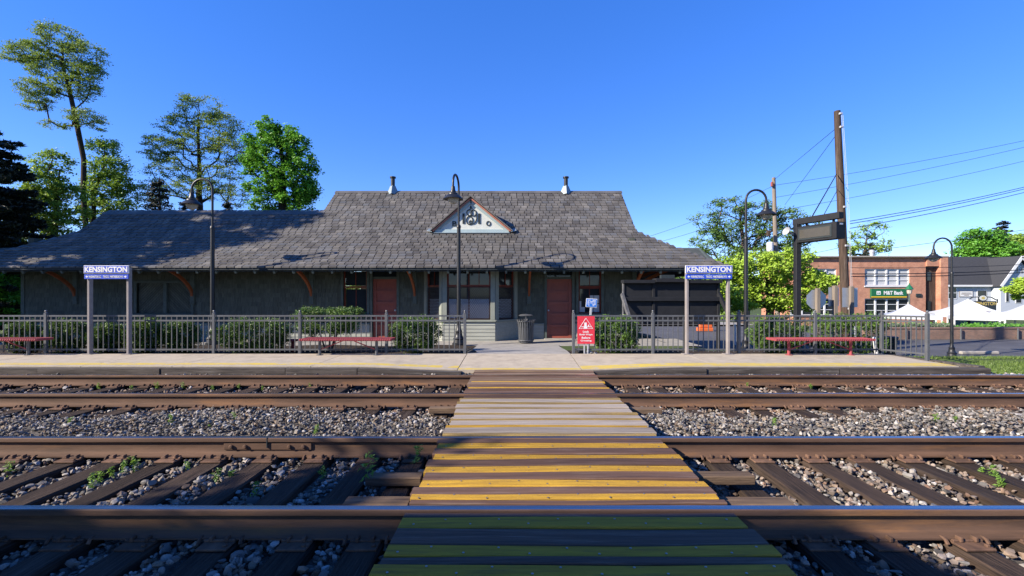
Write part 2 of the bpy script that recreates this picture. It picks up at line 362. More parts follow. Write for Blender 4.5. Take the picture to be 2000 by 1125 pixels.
M['pole'] = surf('utility_pole_wood', (0.115,0.078,0.058), (0.045,0.032,0.025), rough=0.9, scale=3, stretch=(9,9,0.4), bump=0.7, bscale=12, c3=(0.24,0.19,0.155), c3s=1.0)
M['polegrey'] = surf('weathered_pole_wood', (0.30,0.25,0.20), (0.19,0.155,0.125), rough=0.9, scale=3, stretch=(9,9,0.4), bump=0.5, bscale=12)
M['wire'] = plain('black_cable', (0.025,0.025,0.03), rough=0.7)
M['brick'] = brickmat('bank_brick', (0.60,0.25,0.145), (0.50,0.195,0.115), (0.50,0.38,0.30), 2.0)
M['oldbrick'] = brickmat('planter_brick', (0.30,0.16,0.11), (0.20,0.12,0.09), (0.28,0.24,0.20), 3.0)
M['coping'] = surf('stone_coping', (0.42,0.39,0.34), (0.34,0.31,0.27), rough=0.9)
M['green'] = plain('green_sign_face', (0.010,0.15,0.055), rough=0.45)
M['yellow'] = plain('yellow_stripe', (0.85,0.55,0.02), rough=0.5)
M['winframe'] = plain('white_window_frame', (0.75,0.76,0.78), rough=0.6)
M['curtain'] = surf('pale_curtain', (0.62,0.63,0.64), (0.50,0.52,0.55), rough=0.8, stretch=(6,6,0.2), scale=3)
M['house'] = surf('white_siding', (0.56,0.60,0.66), (0.50,0.54,0.60), rough=0.7, stretch=(0.3,0.3,5), scale=4)
M['houseroof'] = surf('charcoal_roof', (0.062,0.064,0.072), (0.045,0.047,0.053), rough=0.85, stretch=(0.6,3,3), scale=4, bump=0.3)
M['tent'] = surf('white_canvas', (0.62,0.64,0.66), (0.57,0.59,0.62), rough=0.7, bump=0.05)
M['gold'] = plain('gold_paint', (0.70,0.52,0.14), rough=0.45, metal=0.2)
M['orange'] = plain('orange_plastic', (0.80,0.17,0.04), rough=0.5)
M['bark'] = surf('dark_bark', (0.060,0.044,0.032), (0.026,0.020,0.015), rough=0.95, scale=4, stretch=(4,4,0.6), bump=0.7, bscale=14)
M['bark2'] = surf('grey_brown_bark', (0.15,0.115,0.09), (0.07,0.055,0.045), rough=0.95, scale=4, stretch=(4,4,0.6), bump=0.7, bscale=14)
M['lf_locust'] = leafmat('locust_leaf', (0.115,0.20,0.03), (0.34,0.47,0.09), trans=0.28)
M['lf_maple'] = leafmat('maple_leaf', (0.065,0.22,0.018), (0.20,0.50,0.045), trans=0.28)
M['lf_lime'] = leafmat('lime_green_leaf', (0.20,0.34,0.018), (0.50,0.70,0.07), trans=0.28)
M['lf_olive'] = leafmat('olive_leaf', (0.13,0.25,0.028), (0.36,0.54,0.075), trans=0.28)
M['lf_mid'] = leafmat('mid_green_leaf', (0.065,0.15,0.025), (0.19,0.33,0.06), trans=0.28)
M['lf_con'] = leafmat('conifer_needle', (0.006,0.013,0.010), (0.018,0.030,0.018), trans=0.1)
M['lf_yew'] = leafmat('yew_leaf', (0.022,0.062,0.008), (0.17,0.30,0.04), trans=0.2)
M['lf_weed'] = leafmat('weed_leaf', (0.10,0.22,0.02), (0.25,0.42,0.06))
M['lf_grass'] = leafmat('grass_blade', (0.09,0.16,0.025), (0.24,0.34,0.07))
M['lf_sage'] = leafmat('sage_leaf', (0.13,0.18,0.10), (0.25,0.32,0.19))
M['darkrock'] = surf('dark_rock', (0.07,0.068,0.066), (0.03,0.03,0.03), rough=0.9, scale=6, bump=0.6, bscale=14)
M['whiterock'] = surf('white_quartz', (0.62,0.60,0.56), (0.45,0.43,0.40), rough=0.85, scale=9, bump=0.4)
# ------------------------------------------------------------------ terrain
def sm(a, b, x):
    t = min(1, max(0, (x-a)/(b-a))); return t*t*(3-2*t)
def terrain(x, y):
    if y < 8.55: return -0.36
    if y < 8.75: return -0.36 + (y-8.55)/0.2*0.2
    base = -0.16 if y < 10.55 else -0.10 - 0.02*min(1, max(0, (y-12)/3))
    st_ = 12.3 - 1.5*sm(8.6, 9.2, x)
    if y < st_: return base
    # right: bank down to the parking lot; left: level past the station, then falling gently
    right = base + (-1.25+0.12) * max(0, min(1, (y-st_)/(16.0-st_))) - 1.3*sm(29, 40, y)*sm(20, 25, x)
    left = base - 1.2 * sm(16.5, 40, y)
    k = sm(5.0, 8.0, x)
    return left*(1-k) + right*k

def grid_sheet(name, xs, ys, zf, mat, parent=None, dz=0.0, kind='structure'):
    v = [(x, y, zf(x, y)+dz) for y in ys for x in xs]; nx = len(xs)
    f = [(j*nx+i, j*nx+i+1, (j+1)*nx+i+1, (j+1)*nx+i) for j in range(len(ys)-1) for i in range(nx-1)]
    me = fast_mesh(name, v, f, mat, smooth=True); o = link(name, me, parent)
    if kind and parent is None: tag(o, kind=kind)
    return o
def lin(a, b, n): return [a + (b-a)*i/(n-1) for i in range(n)]
xs = [-900,-400,-200,-100,-60] + lin(-40,40,81) + [60,100,200,400,900]
ys = [-300,-100,-40,-15] + lin(-6,8.5,16) + [8.55,8.75,8.8,10.5,10.6] + lin(11,45,69) + [60,80,120,200,400,900,1500]
tag(grid_sheet('ground', xs, ys, terrain, M['field']), 'grassy ground sloping away beyond the station')

# trackbed sheet under the stones
grid_sheet('trackbed', lin(-30,30,61), [-8] + lin(0,8.6,30), lambda x, y: -0.275 + 0.09*math.exp(-((y-5.58)/0.42)**2) + (0.14*sm(8.2,8.5,y)), M['bed'])

# ------------------------------------------------------------------ ballast stones
def ico(sub):
    bm = bmesh.new(); bmesh.ops.create_icosphere(bm, subdivisions=sub, radius=1.0)
    v = np.array([p.co[:] for p in bm.verts]); f = np.array([[q.index for q in p.verts] for p in bm.faces]); bm.free()
    return v, f
def stones(name, pts, size, sub, mat, label):
    """pts (n,3), size (n,): angular crushed stones, one mesh"""
    bv, bf = ico(sub); n = len(pts); k = len(bv)
    v = np.repeat(bv[None], n, 0)
    # cut the ball by a few random planes so each stone has flat faces and corners
    for _ in range(7):
        d = RNG.normal(size=(n,3)); d /= np.linalg.norm(d, axis=1, keepdims=True)
        h = RNG.uniform(0.32, 0.75, size=(n,1)); pr = np.einsum('nkc,nc->nk', v, d)
        ex = np.maximum(pr - h, 0); v = v - ex[..., None]*d[:, None, :]
    v *= RNG.uniform(0.55, 1.25, size=(n,1,3))
    a = RNG.uniform(0, 2*np.pi, n); t = RNG.normal(0, 0.35, (n,2))
    ca, sa = np.cos(a), np.sin(a); z = np.zeros(n); o = np.ones(n)
    Rz = np.stack([np.stack([ca,-sa,z],1), np.stack([sa,ca,z],1), np.stack([z,z,o],1)],1)
    cx, sx = np.cos(t[:,0]), np.sin(t[:,0]); Rx = np.stack([np.stack([o,z,z],1), np.stack([z,cx,-sx],1), np.stack([z,sx,cx],1)],1)
    v = v * np.array([1,1,0.75]); v = np.einsum('nij,nkj->nki', Rx @ Rz, v) * size[:,None,None] + pts[:,None,:]
    f = (bf[None] + (np.arange(n)*k)[:,None,None]).reshape(-1,3)
    me = fast_mesh(name, v.reshape(-1,3), f, mat, rnd=np.repeat(RNG.uniform(0,1,n), len(bf)))
    return tag(link(name, me), label, 'ballast', kind='stuff')

TIE_N = [(-7.75 + 0.485*i + random.uniform(-0.03,0.03)) for i in range(33)]
TIE_F = [(-15.0 + 0.50*i + random.uniform(-0.03,0.03)) for i in range(61)]
def scatter(n, x0, x1, y0, y1, zf, avoid=None, aw=0.0, wedge=1.22):
    x = RNG.uniform(x0, x1, n); y = RNG.uniform(y0, y1, n)
    k = np.abs(x) < y*wedge + 1.7
    k &= ~((x > -0.62) & (x < 1.35) & (RNG.uniform(size=n) < 0.9))       # hidden under the crossing
    if avoid is not None:
        d = np.min(np.abs(x[:,None] - np.array(avoid)[None]), axis=1); k &= d > aw
    x, y = x[k], y[k]
    return np.stack([x, y, zf(x, y)], 1)
def crib(base): return lambda x, y: base + 0.025*np.sin(x*3.1+1)*np.cos(y*2.3) + RNG.uniform(-0.03,0.03,len(x))
p = scatter(36000, -7.2, 7.2, 1.9, 5.15, crib(-0.238), TIE_N, 0.135)
k_ = RNG.uniform(size=len(p)) < 0.4 + 0.25*np.sign(p[:,0])
stones('near_track_rusty_ballast', p[k_], 0.015+0.032*RNG.beta(1.2,2.4,int(k_.sum())), 1, M['stone_rusty'], 'brownish crushed stone scattered between the near ties')
p = p[~k_]
stones('near_track_ballast', p, 0.014+0.036*RNG.beta(1.2,2.4,len(p)), 2, M['stone'], 'coarse crushed stone between the ties of the near track')
p = scatter(24500, -10, 10, 5.0, 6.75, lambda x, y: -0.235 + 0.085*np.exp(-((y-5.58)/0.5)**2) + 0.03*np.sin(x*1.3) + RNG.uniform(-0.035,0.035,len(x)))
stones('middle_ballast', p, 0.014+0.030*RNG.beta(1.3,2.2,len(p)), 1, M['stone'], 'bank of grey crushed stone between the two tracks')
p = scatter(15500, -12, 12, 6.2, 8.4, crib(-0.235), TIE_F, 0.11)
stones('far_track_ballast', p, RNG.uniform(0.020,0.042,len(p)), 1, M['stone_rusty'], 'rust tinted crushed stone between the ties of the far track')
p = scatter(5200, -12, 12, 8.2, 8.66, lambda x, y: -0.20 + 0.10*np.clip((y-8.2)/0.3,0,1) + RNG.uniform(-0.03,0.03,len(x)))
stones('platform_edge_ballast', p, RNG.uniform(0.025,0.048,len(p)), 1, M['stone'], 'strip of grey stone along the foot of the platform timbers')

# ------------------------------------------------------------------ tracks
def rail_mesh(x0, x1):
    h = [(0,0),(0.028,-0.001),(0.035,-0.007),(0.037,-0.016),(0.036,-0.040),(0.012,-0.052),(0.0085,-0.065),(0.0085,-0.125),(0.016,-0.146),(0.040,-0.160),(0.076,-0.169),(0.076,-0.180)]
    prof = h + [(-a, b) for a, b in reversed(h[1:])]
    n = len(prof); xs_ = lin(x0, x1, 40)
    v = [(x, a, b + 0.0015*math.sin(x*1.7)) for x in xs_ for a, b in prof]
    f = []; mi = []
    for i in range(len(xs_)-1):
        for j in range(n):
            f.append((i*n+j, (i+1)*n+j, (i+1)*n+(j+1)%n, i*n+(j+1)%n)); mi.append(1 if j in (0, n-1) else 0)
    me = fast_mesh('rail', v, f, [M['rail'], M['railtop']], midx=mi)
    me.polygons.foreach_set('use_smooth', np.ones(len(f), dtype=bool))
    try: me.set_sharp_from_angle(angle=R(30))
    except Exception: pass
    return me
RAIL = rail_mesh(-24, 24)
def tie_part():
    b = MB(); n = 8; ys_ = lin(-1.31, 1.31, n); 
    # a sawn timber with worn edges, slightly uneven along its length
    vs = []; fs = []
    for i, y in enumerate(ys_):
        w = 0.112 + random.uniform(-0.006, 0.004); zt = random.uniform(-0.008, 0.003); c = 0.014
        ring = [(-w,-0.17),(w,-0.17),(w,zt-c),(w-c,zt),(-w+c,zt),(-w,zt-c)]
        vs += [(x, y, z) for x, z in ring]
    for i in range(n-1):
        for j in range(6): fs.append((i*6+j, i*6+(j+1)%6, (i+1)*6+(j+1)%6, (i+1)*6+j))
    fs += [tuple(reversed(range(6))), tuple((n-1)*6+j for j in range(6))]
    b.add(vs, fs); return b
TIE_MESHES = [tie_part().build('tie', M['tie']) for _ in range(5)]
def plate_part(dy):
    b = MB(); b.cbox(-0.098, 0.098, -0.185, 0.185, 0.0, 0.016, 0.004)
    b.cbox(-0.098, 0.098, 0.079, 0.10, 0.014, 0.030, 0.004); b.cbox(-0.098, 0.098, -0.10, -0.079, 0.014, 0.030, 0.004)
    for sx, sy in ((-0.05,0.088),(0.05,-0.088),(-0.05,-0.088),(0.05,0.088)):
        b.cbox(sx-0.011, sx+0.011, sy-0.022, sy+0.022, 0.016, 0.05, 0.005)
    for sx, sy in ((-0.07,0.15),(0.07,-0.15)): b.cbox(sx-0.012, sx+0.012, sy-0.012, sy+0.012, 0.012, 0.03, 0.004)
    return b
PLATE = plate_part(0).build('tie_plate', M['plate'])
def anchor():
    b = MB(); b.tube([(0,-0.10,-0.01),(0,-0.085,0.012),(0,-0.07,0.018),(0,0.07,-0.012),(0,0.088,0.0),(0,0.092,0.022)], 0.012, 6); return b
ANCHOR = anchor().build('rail_anchor', M['plate'])
def make_track(y1, y2, ties, label):
    yc = (y1+y2)/2
    t = empty('railway_track', (0, yc, -0.38), label, 'railway track', 'railway tracks')
    for y in (y1, y2):
        o = link('rail', RAIL, t, (0, y-yc, 0.38)); 
    for i, x in enumerate(ties):
        tm = TIE_MESHES[i % 5]
        o = link('tie', tm.data, t, (x, random.uniform(-0.04,0.04), 0.38-0.196)); o.rotation_euler = (0, 0, random.uniform(-0.02,0.02))
        for y in (y1, y2):
            q = link('tie_plate', PLATE.data, o, (0, y-yc-o.location.y, -0.001))
        if i % 2 == 0:
            for y in (y1, y2):
                for s in (-1, 1): link('rail_anchor', ANCHOR.data, o, (s*0.135, y-yc-o.location.y, 0.010))
    return t
near_t = make_track(3.06, 4.57, TIE_N, 'nearest railway track, its front rail across the bottom of the picture')
far_t = make_track(6.59, 8.10, TIE_F, 'railway track running along the platform edge')
for o in TIE_MESHES + [PLATE, ANCHOR]: bpy.data.objects.remove(o)
# bolted rail joint on the near track
jx = X_(525, 4.57)
b = MB(); b.cbox(jx-0.44, jx+0.44, -0.024, -0.008, -0.125, -0.056, 0.006)
b.build('joint_bar', M['rail'], near_t, (0, 4.57-3.815, 0.38))
for dx in (-0.36,-0.22,0.22,0.36):
    b = MB(); b.lathe([(0.02,0),(0.02,0.016),(0.012,0.02)], n=8)
    o = b.build('joint_bolt', M['plate'], near_t, (jx+dx, 4.57-3.815-0.024, 0.38-0.088)); o.rotation_euler = (R(90),0,0)
b = MB(); b.box(jx-0.004, jx+0.004, -0.039, 0.039, -0.10, 0.0015); b.build('joint_gap', M['letter'], near_t, (0, 4.57-3.815, 0.38))

# ------------------------------------------------------------------ plank crossing
CX0, CX1 = -0.73, 1.45
crossing = empty('plank_crossing', (0.36, 5.5, -0.2), 'yellow, brown and grey plank pedestrian crossing laid over both tracks', 'crossing')
def plank(y0, y1, mat, z=0.0, screws=0, th=0.06):
    n = 14; x0 = CX0 + random.uniform(-0.028,0.022); x1 = CX1 + random.uniform(-0.022,0.028); c = 0.006
    ph = random.uniform(0, 6.28); am = random.uniform(0.002, 0.007); vs = []; fs = []; g = 0.004
    tz = z + random.uniform(-0.006, 0.004); tl = random.uniform(-0.004,0.004)
    for x in lin(x0, x1, n):
        w = am*math.sin(x*2.1+ph) ; e = 0.0025*math.sin(x*5+ph*2)
        vs += [(x, y0+g+e, tz+w-th), (x, y1-g+e, tz+w-th), (x, y1-g+e, tz+w-c+tl), (x, y1-g-c+e, tz+w+tl), (x, y0+g+c+e, tz+w), (x, y0+g+e, tz+w-c)]
    for i in range(n-1):
        for j in range(6): fs.append((i*6+j, i*6+(j+1)%6, (i+1)*6+(j+1)%6, (i+1)*6+j))
    fs += [tuple(reversed(range(6))), tuple((n-1)*6+j for j in range(6))]
    b = MB(); b.add(vs, fs); o = b.build('plank', mat, crossing); o.location = (-0.36, -5.5, 0.2)
    if screws:
        s = MB(); 
        for i in range(screws):
            x = x0 + 0.08 + (x1-x0-0.16)*i/(screws-1) + random.uniform(-0.02,0.02); y = (y0+y1)/2 + (0.028 if i % 2 else -0.028)
            s.lathe([(0.0075,0),(0.0075,0.002),(0.004,0.0035)], (x, y, tz + am*math.sin(x*2.1+ph) + tl*0.5 + 0.001), 7)
        q = s.build('screw_heads', M['screw'], o); tag(q, kind='stuff')
    return o
Yl, Br, Gr, Oc = M['pl_yellow'], M['pl_brown'], M['pl_grey'], M['pl_ochre']
for y0, y1, m, sc in [(0.2,0.45,Br,0),(0.45,0.58,Yl,0),(0.58,0.8,Br,0),(0.8,0.93,Yl,0),(0.93,1.15,Br,0),(1.15,1.28,Yl,0),(1.28,1.5,Br,0),(1.5,1.63,Yl,0),(1.63,1.85,Br,0),(1.85,1.98,Yl,0),(1.98,2.20,Br,0),
                      (2.20,2.31,Br,0),(2.31,2.42,Yl,12),(2.42,2.494,Br,0),(2.494,2.608,Yl,12),(2.608,2.80,Br,0),(2.80,2.945,Yl,12),(2.945,3.01,Br,0),
                      (3.125,3.19,Br,0),(3.19,3.265,Yl,10),(3.265,3.40,Br,0),(3.40,3.535,Yl,10),(3.535,3.688,Br,0),(3.688,3.82,Yl,9),(3.82,3.975,Br,0),(3.975,4.10,Yl,9),(4.10,4.265,Br,0),(4.265,4.40,Yl,9),(4.40,4.50,Br,0)]:
    plank(y0, y1, m, -0.004, sc)
y = 4.64
for i in range(7):
    w1, w2 = (0.085, 0.18)
    plank(y, y+w1, Yl if i == 1 else Oc, -0.002, 0); plank(y+w1, y+w1+w2, Gr if i < 6 else Br, -0.002, 0); y += w1+w2
Tn = M['pl_tan']
for y0, y1, m in [(6.655,6.80,Br),(6.80,6.96,Br),(6.96,7.05,Yl),(7.05,7.25,Br),(7.25,7.42,Tn),(7.42,7.50,Yl),(7.50,7.70,Tn),(7.70,7.88,Tn),(7.88,8.03,Br),(8.165,8.32,Tn),(8.32,8.48,Br),(8.48,8.655,Tn)]:
    plank(y0, y1, m, -0.004)
# short timbers sticking out beside the crossing
for x0, x1, y0, y1, z, lab in [(X_(670,3.3), -0.76, 3.26, 3.40, -0.075, 0), (X_(705,4.0)+0.1, -0.78, 3.80, 3.92, -0.10, 0), (1.47, X_(1545,3.3), 3.24, 3.37, -0.065, 0), (1.47, X_(1475,3.75), 3.74, 3.86, -0.065, 0),
                            (-1.15,-0.75,6.08,6.2,-0.09,0), (1.47,1.95,6.0,6.12,-0.08,0)]:
    b = MB(); b.cbox(x0, x1, y0, y1, z-0.075, z, 0.008); b.build('end_timber', M['shortboard'], crossing, (-0.36,-5.5,0.2))

# ------------------------------------------------------------------ platform
PX1 = 8.75
def plat_z(x, y):
    d = sm(1.1, 3.2, abs(x-0.1))                       # dips to rail level at the crossing
    f = 1 - sm(8.7, 10.4, y)
    back = 0.06 - 0.13*sm(10.6, 13.5, y)
    return back - 0.065*(1-d)*f
platform = empty('platform', (0, 9.6, -0.2), None, None); tag(platform, 'low concrete station platform with a yellow edge line', kind='structure')
def plat_piece(name, x0, x1, y0, y1, mat, dz=0.0, th=0.12, nx=8, ny=4, x1b=None, parent=platform):
    vs = []; fs = []; x1b = x1 if x1b is None else x1b
    xs_ = lin(0, 1, nx); ys_ = lin(y0, y1, ny)
    for lv in (0, 1):
        for y in ys_:
            xe = x1 + (x1b-x1)*(y-y0)/(y1-y0)
            for u in xs_:
                x = x0 + (xe-x0)*u; vs.append((x, y, plat_z(x, y) + dz - (th if lv else 0)))
    N_ = nx*ny
    for j in range(ny-1):
        for i in range(nx-1):
            a = j*nx+i; fs.append((a, a+1, a+nx+1, a+nx)); fs.append((N_+a, N_+a+nx, N_+a+nx+1, N_+a+1))
    for i in range(nx-1): fs.append((i, N_+i, N_+i+1, i+1)); a = (ny-1)*nx+i; fs.append((a, a+1, N_+a+1, N_+a))
    for j in range(ny-1): a = j*nx; fs.append((a, a+nx, N_+a+nx, N_+a)); a = j*nx+nx-1; fs.append((a, N_+a, N_+a+nx, a+nx))
    b = MB(); b.add(vs, fs); o = b.build(name, mat, parent); o.location = (0,-9.6,0.2) if parent is platform else (0,0,0); return o
edges = [-16.5,-13.6,-10.75,-8.3,-6.55,-3.9,-1.095]
for a, c in zip(edges[:-1], edges[1:]): plat_piece('slab', a+0.006, c-0.006, 8.70, 10.52, M['concrete'])
plat_piece('slab', -1.085, 1.275, 8.66, 10.52, M['concrete'])
for a, c in zip([1.285,3.9,6.4],[3.9,6.4,8.5]): plat_piece('slab', a+0.006, c-0.006, 8.70, 10.52, M['concrete'])
plat_piece('slab', -1.10, 1.29, 10.53, 13.7, M['walk'], nx=6, ny=6)
for a, c, y0_ in [(-16.4,-1.1,8.86),(1.3,8.48,8.73)]: plat_piece('yellow_stripe', a, c, y0_, 9.08, M['yellow_line'], dz=0.004, th=0.003, nx=50, ny=2)
plat_piece('yellow_stripe', -1.08, 1.27, 8.69, 8.84, M['yellow_line'], dz=0.004, th=0.003, nx=10, ny=2)
te = [-16.5,-14.1,-11.6,-8.95,-6.65,-4.3,-2.95,-1.0]
for a, c in zip(te[:-1], te[1:]): plat_piece('edge_timber', a+0.008, c-0.008, 8.53+random.uniform(-0.015,0.015), 8.695, M['edge_timber'], dz=-0.02, th=0.26, nx=8, ny=3)
for a, c in zip([1.30,3.6,6.1],[3.6,6.1,8.95]): plat_piece('edge_timber', a+0.008, c-0.008, 8.53+random.uniform(-0.015,0.015), 8.695, M['edge_timber'], dz=-0.02, th=0.26, nx=8, ny=3)
b = MB(); b.obox((8.93,8.70,-0.05),(8.55,10.5,-0.05), 0.16, 0.22); b.build('end_timber', M['edge_timber'], platform, (0,-9.6,0.2))

# walk in front of the station, planting beds, lot, grass
grid_sheet('station_walk', lin(-18,5.6,48), lin(13.55,15.9,6), lambda x, y: -0.105, M['walk'])
grid_sheet('planting_bed', lin(-18,-1.15,40), lin(10.53,13.5,8), lambda x, y: terrain(x,y)+0.03+0.02*math.sin(x*2), M['mulch'])
grid_sheet('planting_bed', lin(1.32,9.0,24), lin(10.53,12.2,6), lambda x, y: terrain(x,y)+0.03+0.015*math.sin(x*2), M['mulch'])
grid_sheet('road', lin(4.75,60,70), lin(14.5,26.9,30), terrain, M['asphalt'], dz=0.02)
grid_sheet('road', lin(-10,20.5,40), lin(26.95,38,14), terrain, M['asphalt'], dz=0.02)
grid_sheet('pavement', lin(-10,20.5,24), lin(38.1,42,4), terrain, M['walk'], dz=0.14)
grid_sheet('verge', lin(8.95,16,30), [8.58,8.8]+lin(9.2,10.9,6), lambda x, y: max(terrain(x,y), -0.2)+0.02+0.02*math.sin(x*3)*math.cos(y*2), M['grass_base'])
def blades(name, n, x0, x1, y0, y1, h, zf, mat, label):
    x = RNG.uniform(x0,x1,n); y = RNG.uniform(y0,y1,n); z = np.array([zf(a,c) for a, c in zip(x,y)])
    a = RNG.uniform(0,6.28,n); hh = h*RNG.uniform(0.4,1.2,n); w = RNG.uniform(0.004,0.009,n)
    l = RNG.normal(0,0.45,(n,2))*hh[:,None]; p0 = np.stack([x,y,z],1); s = np.stack([np.cos(a),np.sin(a),np.zeros(n)],1)*w[:,None]
    tip = p0 + np.concatenate([l, hh[:,None]],1); v = np.stack([p0-s,p0+s,tip],1).reshape(-1,3)
    me = fast_mesh(name, v, np.arange(3*n).reshape(-1,3), mat, rnd=RNG.uniform(0,1,n)); return tag(link(name, me), label, 'grass', kind='stuff')
blades('grass', 26000, 8.95, 16, 8.62, 11.0, 0.06, lambda x, y: max(terrain(x,y), -0.2)+0.03, M['lf_grass'], 'short sunlit grass beyond the platform end')
# ------------------------------------------------------------------ station
GZ = -0.12                                   # ground at the station
WY = 15.70                                   # front wall
YE, ZE = 14.20, 2.277                        # front eave
YJ, ZJ = 16.47, 3.654                        # where the skirt roof meets the steeper roof
YR, ZR = 19.0, 5.705                         # main ridge
XGL, XGR, XM = -15.84, 4.445, -7.44          # left gable, right gable, left end of the main ridge
YW = 17.60; ZW = ZJ + (ZR-ZJ)*(YW-YJ)/(YR-YJ)  # wing ridge
YB = 2*YR - YE; YBW = 2*YW - YE
OV = YJ - YE
station = empty('station_house', (-6, 17, GZ), 'long olive-grey shingled railway station with slate roof and small gable', 'station')
SO = (6, -17, -GZ)                           # undo the empty's offset for world-built parts
def part(b, name, mat, parent=None, **k):
    o = b.build(name, mat, parent or station, **k)
    if parent is None: o.location = SO
    return o
def zroof(y):
    if y <= YJ:
        t = (y-YE)/(YJ-YE); return ZE + (ZJ-ZE)*(t + 0.10*(t*t-t))       # slight bell-cast flare
    return ZJ + (ZR-ZJ)*(y-YJ)/(YR-YJ)
# roof deck (slabs under the slates)
roof = MB(); T = (0,0,-0.07)
prof = [YE + (YJ-YE)*i/5 for i in range(6)]
for a, c in zip(prof[:-1], prof[1:]):
    za, zc = zroof(a)-0.02, zroof(c)-0.02; da, dc = YJ-a, YJ-c
    roof.slab([(XGL-da,a,za),(XGR+da,a,za),(XGR+dc,c,zc),(XGL-dc,c,zc)], T)
    # right skirt and left skirt
    roof.slab([(XGR+da,a,za),(XGR+da,YB-(a-YE),za),(XGR+dc,YB-(c-YE),zc),(XGR+dc,c,zc)], T)
    roof.slab([(XGL-da,a,za),(XGL-dc,c,zc),(XGL-dc,YBW-(c-YE),zc),(XGL-da,YBW-(a-YE),za)], T)
    roof.slab([(XM,YB-(a-YE),za),(XM,YB-(c-YE),zc),(XGR+dc,YB-(c-YE),zc),(XGR+da,YB-(a-YE),za)], T)
    roof.slab([(XGL-da,YBW-(a-YE),za),(XGL-dc,YBW-(c-YE),zc),(XM,YBW-(c-YE),zc),(XM,YBW-(a-YE),za)], T)
roof.slab([(XGL,YJ,ZJ-0.02),(XM,YJ,ZJ-0.02),(XM,YW,ZW-0.02),(XGL,YW,ZW-0.02)], T)
roof.slab([(XM,YJ,ZJ-0.02),(XGR,YJ,ZJ-0.02),(XGR,YR,ZR-0.02),(XM,YR,ZR-0.02)], T)
roof.slab([(XGL,2*YW-YJ,ZJ-0.02),(XGL,YW,ZW-0.02),(XM,YW,ZW-0.02),(XM,2*YW-YJ,ZJ-0.02)], T)
roof.slab([(XM,2*YR-YJ,ZJ-0.02),(XM,YR,ZR-0.02),(XGR,YR,ZR-0.02),(XGR,2*YR-YJ,ZJ-0.02)], T)
roof_o = part(roof, 'roof', M['deck'])
# slates
EXPO = 0.205
slen = [0.0]; pr_y = [YE]
N_ = 400
for i in range(1, N_+1):
    y = YE + (YR-YE)*i/N_; py = pr_y[-1]; slen.append(slen[-1] + math.hypot(y-py, zroof(y)-zroof(py))); pr_y.append(y)
def y_at(s):
    if s <= 0: return YE + s*0.86
    return float(np.interp(s, slen, pr_y))
sl_mesh = {}
def slate_shape(w, b, x, s, dz=0.0):
    ya, yb_ = y_at(s-0.0), y_at(s+EXPO*1.5); za, zb = zroof(max(ya,YE)) - (0 if ya >= YE else (YE-ya)*0.55), zroof(min(yb_,YR))
    lift = 0.052; t = 0.048; j = random.uniform(-0.004,0.006)
    b.rv = random.random()
    k = random.uniform(-0.008,0.008)
    b.add([(x+0.013,ya-k,za+lift+j),(x+w-0.013,ya+k,za+lift+j),(x+w-0.013,yb_,zb+0.003),(x+0.013,yb_,zb+0.003),
           (x+0.013,ya-k,za+lift-t+j),(x+w-0.013,ya+k,za+lift-t+j)], [(0,1,2,3),(4,5,1,0),(0,3,4),(1,5,2)])
smooth_count = 0
bulk = MB(); s = -0.05; row = 0
while True:
    y = y_at(s)
    if y >= YR-0.05: break
    if y < YJ: xl, xr = XGL-(YJ-y), XGR+(YJ-y)
    elif y < YW-0.02: xl, xr = XGL, XGR
    else: xl, xr = XM, XGR
    x = xl - random.uniform(0,0.12)
    while x < xr:
        w = random.choice((0.22,0.24,0.25,0.25,0.27)); xa, xb = max(x, xl), min(x+w, xr)
        if xb - xa > 0.06:
            cut = (X_(842,16.0)+0.1 < (xa+xb)/2 < X_(1003,16.0)-0.1) and False
            if row < 3 and smooth_count < 300 and xa > -13.8:
                o_ = MB(); slate_shape(xb-xa, o_, xa, s); o_.r = [0.0]*len(o_.r)
                o = o_.build('slate', M['slate'], roof_o); smooth_count += 1
            else: slate_shape(xb-xa, bulk, xa, s)
        x += w
    s += EXPO; row += 1
q = bulk.build('slates', M['slate'], roof_o); tag(q, 'grey-brown slate courses of the upper roof', kind='stuff')
# ridge caps
b = MB()
for x0, x1, yy, zz in [(XM-0.02, XGR+0.02, YR, ZR), (XGL-0.02, XM+0.02, YW, ZW)]:
    b.obox((x0,yy-0.07,zz-0.015),(x1,yy-0.07,zz-0.015),0.18,0.02,up=(0,-0.63,0.78)); b.obox((x0,yy+0.07,zz-0.015),(x1,yy+0.07,zz-0.015),0.18,0.02,up=(0,0.63,0.78))
b.build('ridge_cap', M['slate'], roof_o)
# vent pipes on the ridge
for px in (768, 1105):
    x = X_(px, YR); b = MB(); b.smooth = True
    b.lathe([(0.26,-0.12),(0.12,0.22),(0.085,0.26)], (x,YR-0.05,ZR), 4); b.cur = 1
    b.lathe([(0.085,0.2),(0.085,0.56),(0.125,0.565),(0.125,0.62),(0.09,0.63)], (x,YR-0.05,ZR), 14)
    b.build('vent_pipe', [M['flash'], M['lamp']], roof_o)
# fascia and gutter edge, rafter tails
b = MB(); b.box(XGL-OV, XGR+OV, YE-0.015, YE+0.02, ZE-0.085, ZE-0.02); b.box(XGR+OV-0.02, XGR+OV+0.015, YE, YB, ZE-0.135, ZE-0.02)
part(b, 'fascia', M['letter'])
x = XGL-OV+0.3
tail = MB(); tail.obox((0,0,-0.01),(0,1.55,-0.01+1.55*0.55),0.065,0.10); tail = tail.build('rafter_tail', M['dktrim'], station)
first = True
while x < XGR+OV-0.1:
    o = tail if first else link('rafter_tail', tail.data, station)
    o.location = Vector(SO) + Vector((x, YE+0.03, ZE-0.14)); first = False; x += 0.605
